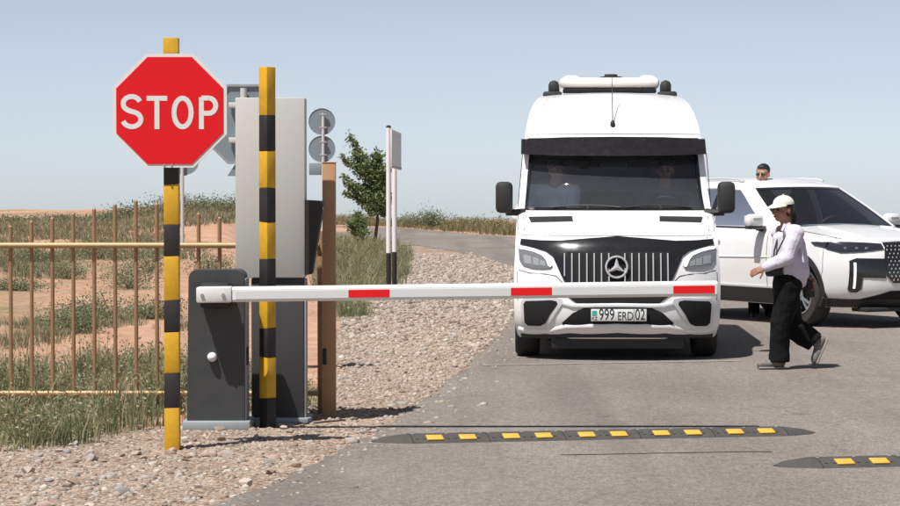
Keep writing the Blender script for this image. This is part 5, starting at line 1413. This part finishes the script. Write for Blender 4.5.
# cap
cp = MB(); rings = 9; nseg = 24; vs = []; fs = []
for i in range(rings + 1):
    th = math.pi / 2 * i / rings
    for k in range(nseg):
        a = 2 * math.pi * k / nseg; vs.append(at(.088 * math.cos(a) * math.sin(th), -.012 + .104 * math.sin(a) * math.sin(th), .048 + .082 * math.cos(th) * (1 if th < 1.5 else 1)))
for i in range(rings):
    for k in range(nseg): fs.append((i * nseg + k, (i + 1) * nseg + k, (i + 1) * nseg + (k + 1) % nseg, i * nseg + (k + 1) % nseg))
cp.add(vs, fs); base = [vs[rings * nseg + k] for k in range(nseg)]
capo = cp.build('cap', M_cap, wom)
br_ = MB(); nb = 11; vs = []
for k in range(nb):
    a = R(18 + 144 * k / (nb - 1)); x, y = .088 * math.cos(a), -.012 + .104 * math.sin(a)
    ext = .075 * math.sin(math.pi * k / (nb - 1)) ** .6
    vs += [at(x, y, .052), at(x * 1.02, y + ext, .040 - ext * .22), at(x, y - .004, .047), at(x * 1.02, y + ext, .034 - ext * .22)]
fs = []
for k in range(nb - 1):
    o = 4 * k; fs += [(o, o + 1, o + 5, o + 4), (o + 2, o + 6, o + 7, o + 3), (o + 1, o + 3, o + 7, o + 5)]
br_.add(vs, fs); br_.build('cap_brim', M_cap, capo)
q = MB(); q.ball(at(0, -.012, .132), .009, 8, 5); q.build('cap_button', M_cap, capo)
hr = MB(); hr.ball(at(0, -.035, .012), .096, 16, 10, (.86, .86, .85), rot); hr.chain([(at(0, -.115, -.01), .030), (at(.0, -.135, -.07), .032), (at(.0, -.125, -.15), .024), (at(0, -.115, -.20), .010)])
hr.capsule(at(.066, -.01, .02), at(.062, -.02, -.05), .022, .014); hr.capsule(at(-.066, -.01, .02), at(-.062, -.02, -.05), .022, .014)
voxel('hair', hr, M_hair, wom, .008, 2)
tag(wom, 'person in a cream cap, lilac blouse and wide black trousers walking across the road', 'person')
# waist bag, lanyard and the pouch held in the trailing hand
bag = empty('waist_bag', tuple(Vector((XW, ZW, .008)) + W(773, 268, -.11)))
q = MB(); q.box(0, 0, 0, .17, .08, .145, .03, Matrix.Rotation(R(14), 4, 'Z')); q.build('pouch', M_bag, bag)
q = MB(); q.box(-.008, -.043, .018, .15, .012, .075, .006, Matrix.Rotation(R(14), 4, 'Z')); q.build('flap', M_bag, bag)
q = MB(); bp0 = W(773, 268, -.11)
q.tube([W(774, 264, -.17) - bp0, W(784, 258, -.165) - bp0, W(796, 258, -.12) - bp0, W(803, 262, -.03) - bp0], .009, 6); q.build('strap', M_bag, bag)
tag(bag, 'small black bag worn at the waist of the walking person', 'bag')
lan = MB(); lan.tube([W(792, 224, -.06), W(788, 229, -.125), W(781, 240, -.145), W(775, 252, -.150), W(772, 262, -.155)], .008, 6)
lan.tube([W(783, 226, -.02), W(778, 235, -.05), W(773, 250, -.10), W(771.5, 262, -.14)], .008, 6)
lo = lan.build('lanyard', M_bag, None); lo.location = (XW, ZW, .008); tag(lo, 'thin black lanyard hanging round the neck of the walking person', 'lanyard')
hb = empty('hand_pouch', tuple(Vector((XW, ZW, .008)) + W(811, 287, .16)))
q = MB(); q.box(0, 0, -.02, .11, .05, .17, .02, Matrix.Rotation(R(-8), 4, 'Y')); q.build('pouch', M_bag, hb)
q = MB(); q.tube([(-.03, 0, .06), (-.015, 0, .095), (.02, 0, .095), (.03, 0, .06)], .006, 6); q.build('loop_handle', M_bag, hb)
tag(hb, 'small black pouch held in the trailing hand of the walking person', 'bag')

# ---- man standing behind the car, only his head shows over the roof
zm_ = 31.9; xm = lx(762.5, zm_); zh = lz(174.5, zm_) - .0
man = empty('person', (xm, zm_, 0))
hgt = zh + .02; f2 = Vector((-.45, -.88, -.08))
b = MB(); hc = Vector((0, 0, zh)); at2, rot2 = head(b, hc, f2, (0, 0, 1), 1.0)
nk = Vector((0, .02, zh - .18)); k = (zh - .1) / 1.62
J = lambda x, y, z: Vector((x, y, z * k))
b.capsule(hc - Vector((0, -.01, .07)), nk, .055, .06)
b.chain([(nk, .07), (J(0, .02, 1.22), .135), (J(0, .02, 1.0), .125), (J(0, .02, .92), .13)])
for s in (-1, 1):
    b.chain([(nk, .06), (J(s * .19, .02, 1.33), .065), (J(s * .23, .03, 1.05), .045), (J(s * .22, -.05, .82), .032)])
    hand(b, J(s * .22, -.055, .81), (0, -.15, -1), (-s, 0, 0), 1, .4, 1 if s > 0 else -1)
    b.chain([(J(s * .09, .02, .9), .095), (J(s * .10, .0, .48), .062), (J(s * .10, .03, .10), .042)])
voxel('body', b, M_skin2, man, .008, 3); face_bits(man, at2)
hr = MB(); hr.ball(at2(0, -.032, .056), .098, 16, 10, (.84, .95, .82), rot2); hr.ball(at2(0, .02, .092), .06, 12, 8, (1.0, 1.0, .55), rot2)
for s in (-1, 1): hr.capsule(at2(s * .068, -.01, .04), at2(s * .072, -.015, .0), .02, .014)
voxel('hair', hr, M_hair, man, .008, 2)
q = MB()
for s in (-1, 1): q.ball(at2(s * .033, .088, .004), .024, 12, 8, (1.0, .35, .75), rot2)
q.capsule(at2(-.07, .05, .01), at2(.07, .05, .01), .004, .004); q.build('sunglasses', M_blackgloss, man)
s1 = MB(); s1.chain([(nk + Vector((0, 0, -.02)), .075), (J(0, .02, 1.22), .155), (J(0, .02, 1.0), .145), (J(0, .02, .86), .15)])
for s in (-1, 1): s1.chain([(nk + Vector((0, 0, -.02)), .07), (J(s * .19, .02, 1.33), .083), (J(s * .225, .03, 1.10), .070)])
voxel('shirt', s1, M_shirtdk, man, .010, 3)
t1 = MB(); t1.capsule(J(0, .02, .92), J(0, .02, .88), .14, .14)
for s in (-1, 1): t1.chain([(J(s * .085, .02, .88), .115), (J(s * .10, 0, .48), .085), (J(s * .10, .03, .09), .070)])
voxel('trousers', t1, M_trouser, man, .010, 3)
for s in (-1, 1): shoe(man, (s * .10, .03, .107), (s * .15, -1, 0), M_bag, M_sole)
tag(man, 'person with short dark hair standing behind the white SUV, head above its roof', 'person')

# ---- two people seated in the van
def seated(lxx, m_shirt, m_skin, label, hd_turn, lean=0.0, arms='lap', hz=.74, up=0.0):
    o = empty('person'); mw = Matrix.Translation((XV, ZV, .008)) @ Matrix.Rotation(YAW, 4, 'Z'); o.matrix_world = mw @ Matrix.Translation((lxx, 1.60, 1.045 + up))
    b = MB(); hc = Vector((lean, .16, hz)); a_, r_ = head(b, hc, (hd_turn, -1, -.05), (0, 0, 1), 1.0); nk = Vector((lean * .8, .20, hz - .18))
    b.capsule(hc - Vector((0, -.02, .07)), nk, .052, .058)
    b.chain([(nk, .07), (Vector((lean * .5, .22, .36)), .13), (Vector((0, .20, .12)), .125), (Vector((0, .16, .09)), .13)])
    arms_ = []
    for s in (-1, 1):
        sh = Vector((lean * .7 + s * .20, .20, .47)); el = Vector((s * .27, .05, .22)); ha = Vector((s * .14, -.18, .27)) if arms == 'wheel' else Vector((s * .12, -.12, .20))
        arms_.append((sh, el, ha)); b.chain([(nk, .06), (sh, .062), (el, .044), (ha, .030)]); hand(b, ha, ha - el, (0, 0, -1), 1, .8, s)
        b.chain([(Vector((s * .09, .14, .10)), .085), (Vector((s * .12, -.32, .08)), .06), (Vector((s * .12, -.30, -.33)), .042)])
    voxel('body', b, m_skin, o, .009, 3); face_bits(o, a_)
    hr = MB(); hr.ball(a_(0, -.02, .050), .100, 14, 9, (.84, .97, .82), r_); voxel('hair', hr, M_hair, o, .010, 2)
    s1 = MB(); s1.chain([(nk + Vector((0, 0, -.02)), .075), (Vector((lean * .5, .22, .36)), .155), (Vector((0, .20, .12)), .15)])
    for sh, el, ha in arms_: s1.chain([(nk + Vector((0, 0, -.02)), .068), (sh, .082), (el, .064), (ha.lerp(el, .3), .05)])
    voxel('shirt', s1, m_shirt, o, .011, 3)
    t1 = MB()
    for s in (-1, 1): t1.chain([(Vector((s * .07, .16, .10)), .11), (Vector((s * .12, -.32, .085)), .078), (Vector((s * .12, -.30, -.32)), .062)])
    voxel('trousers', t1, M_trouser, o, .012, 3)
    for s in (-1, 1): shoe(o, (s * .12, -.30, -.31), (0, -1, 0), M_bag, M_sole, s=.95)
    return tag(o, label, 'person')
seated(-.68, M_shirtblue, M_skin2, 'person in a pale blue shirt seated behind the van windscreen', .55, .12, 'lap', .68, .06)
seated(.52, M_shirtdk, M_skin, 'person in dark clothes seated at the van steering wheel', -.1, .0, 'wheel')
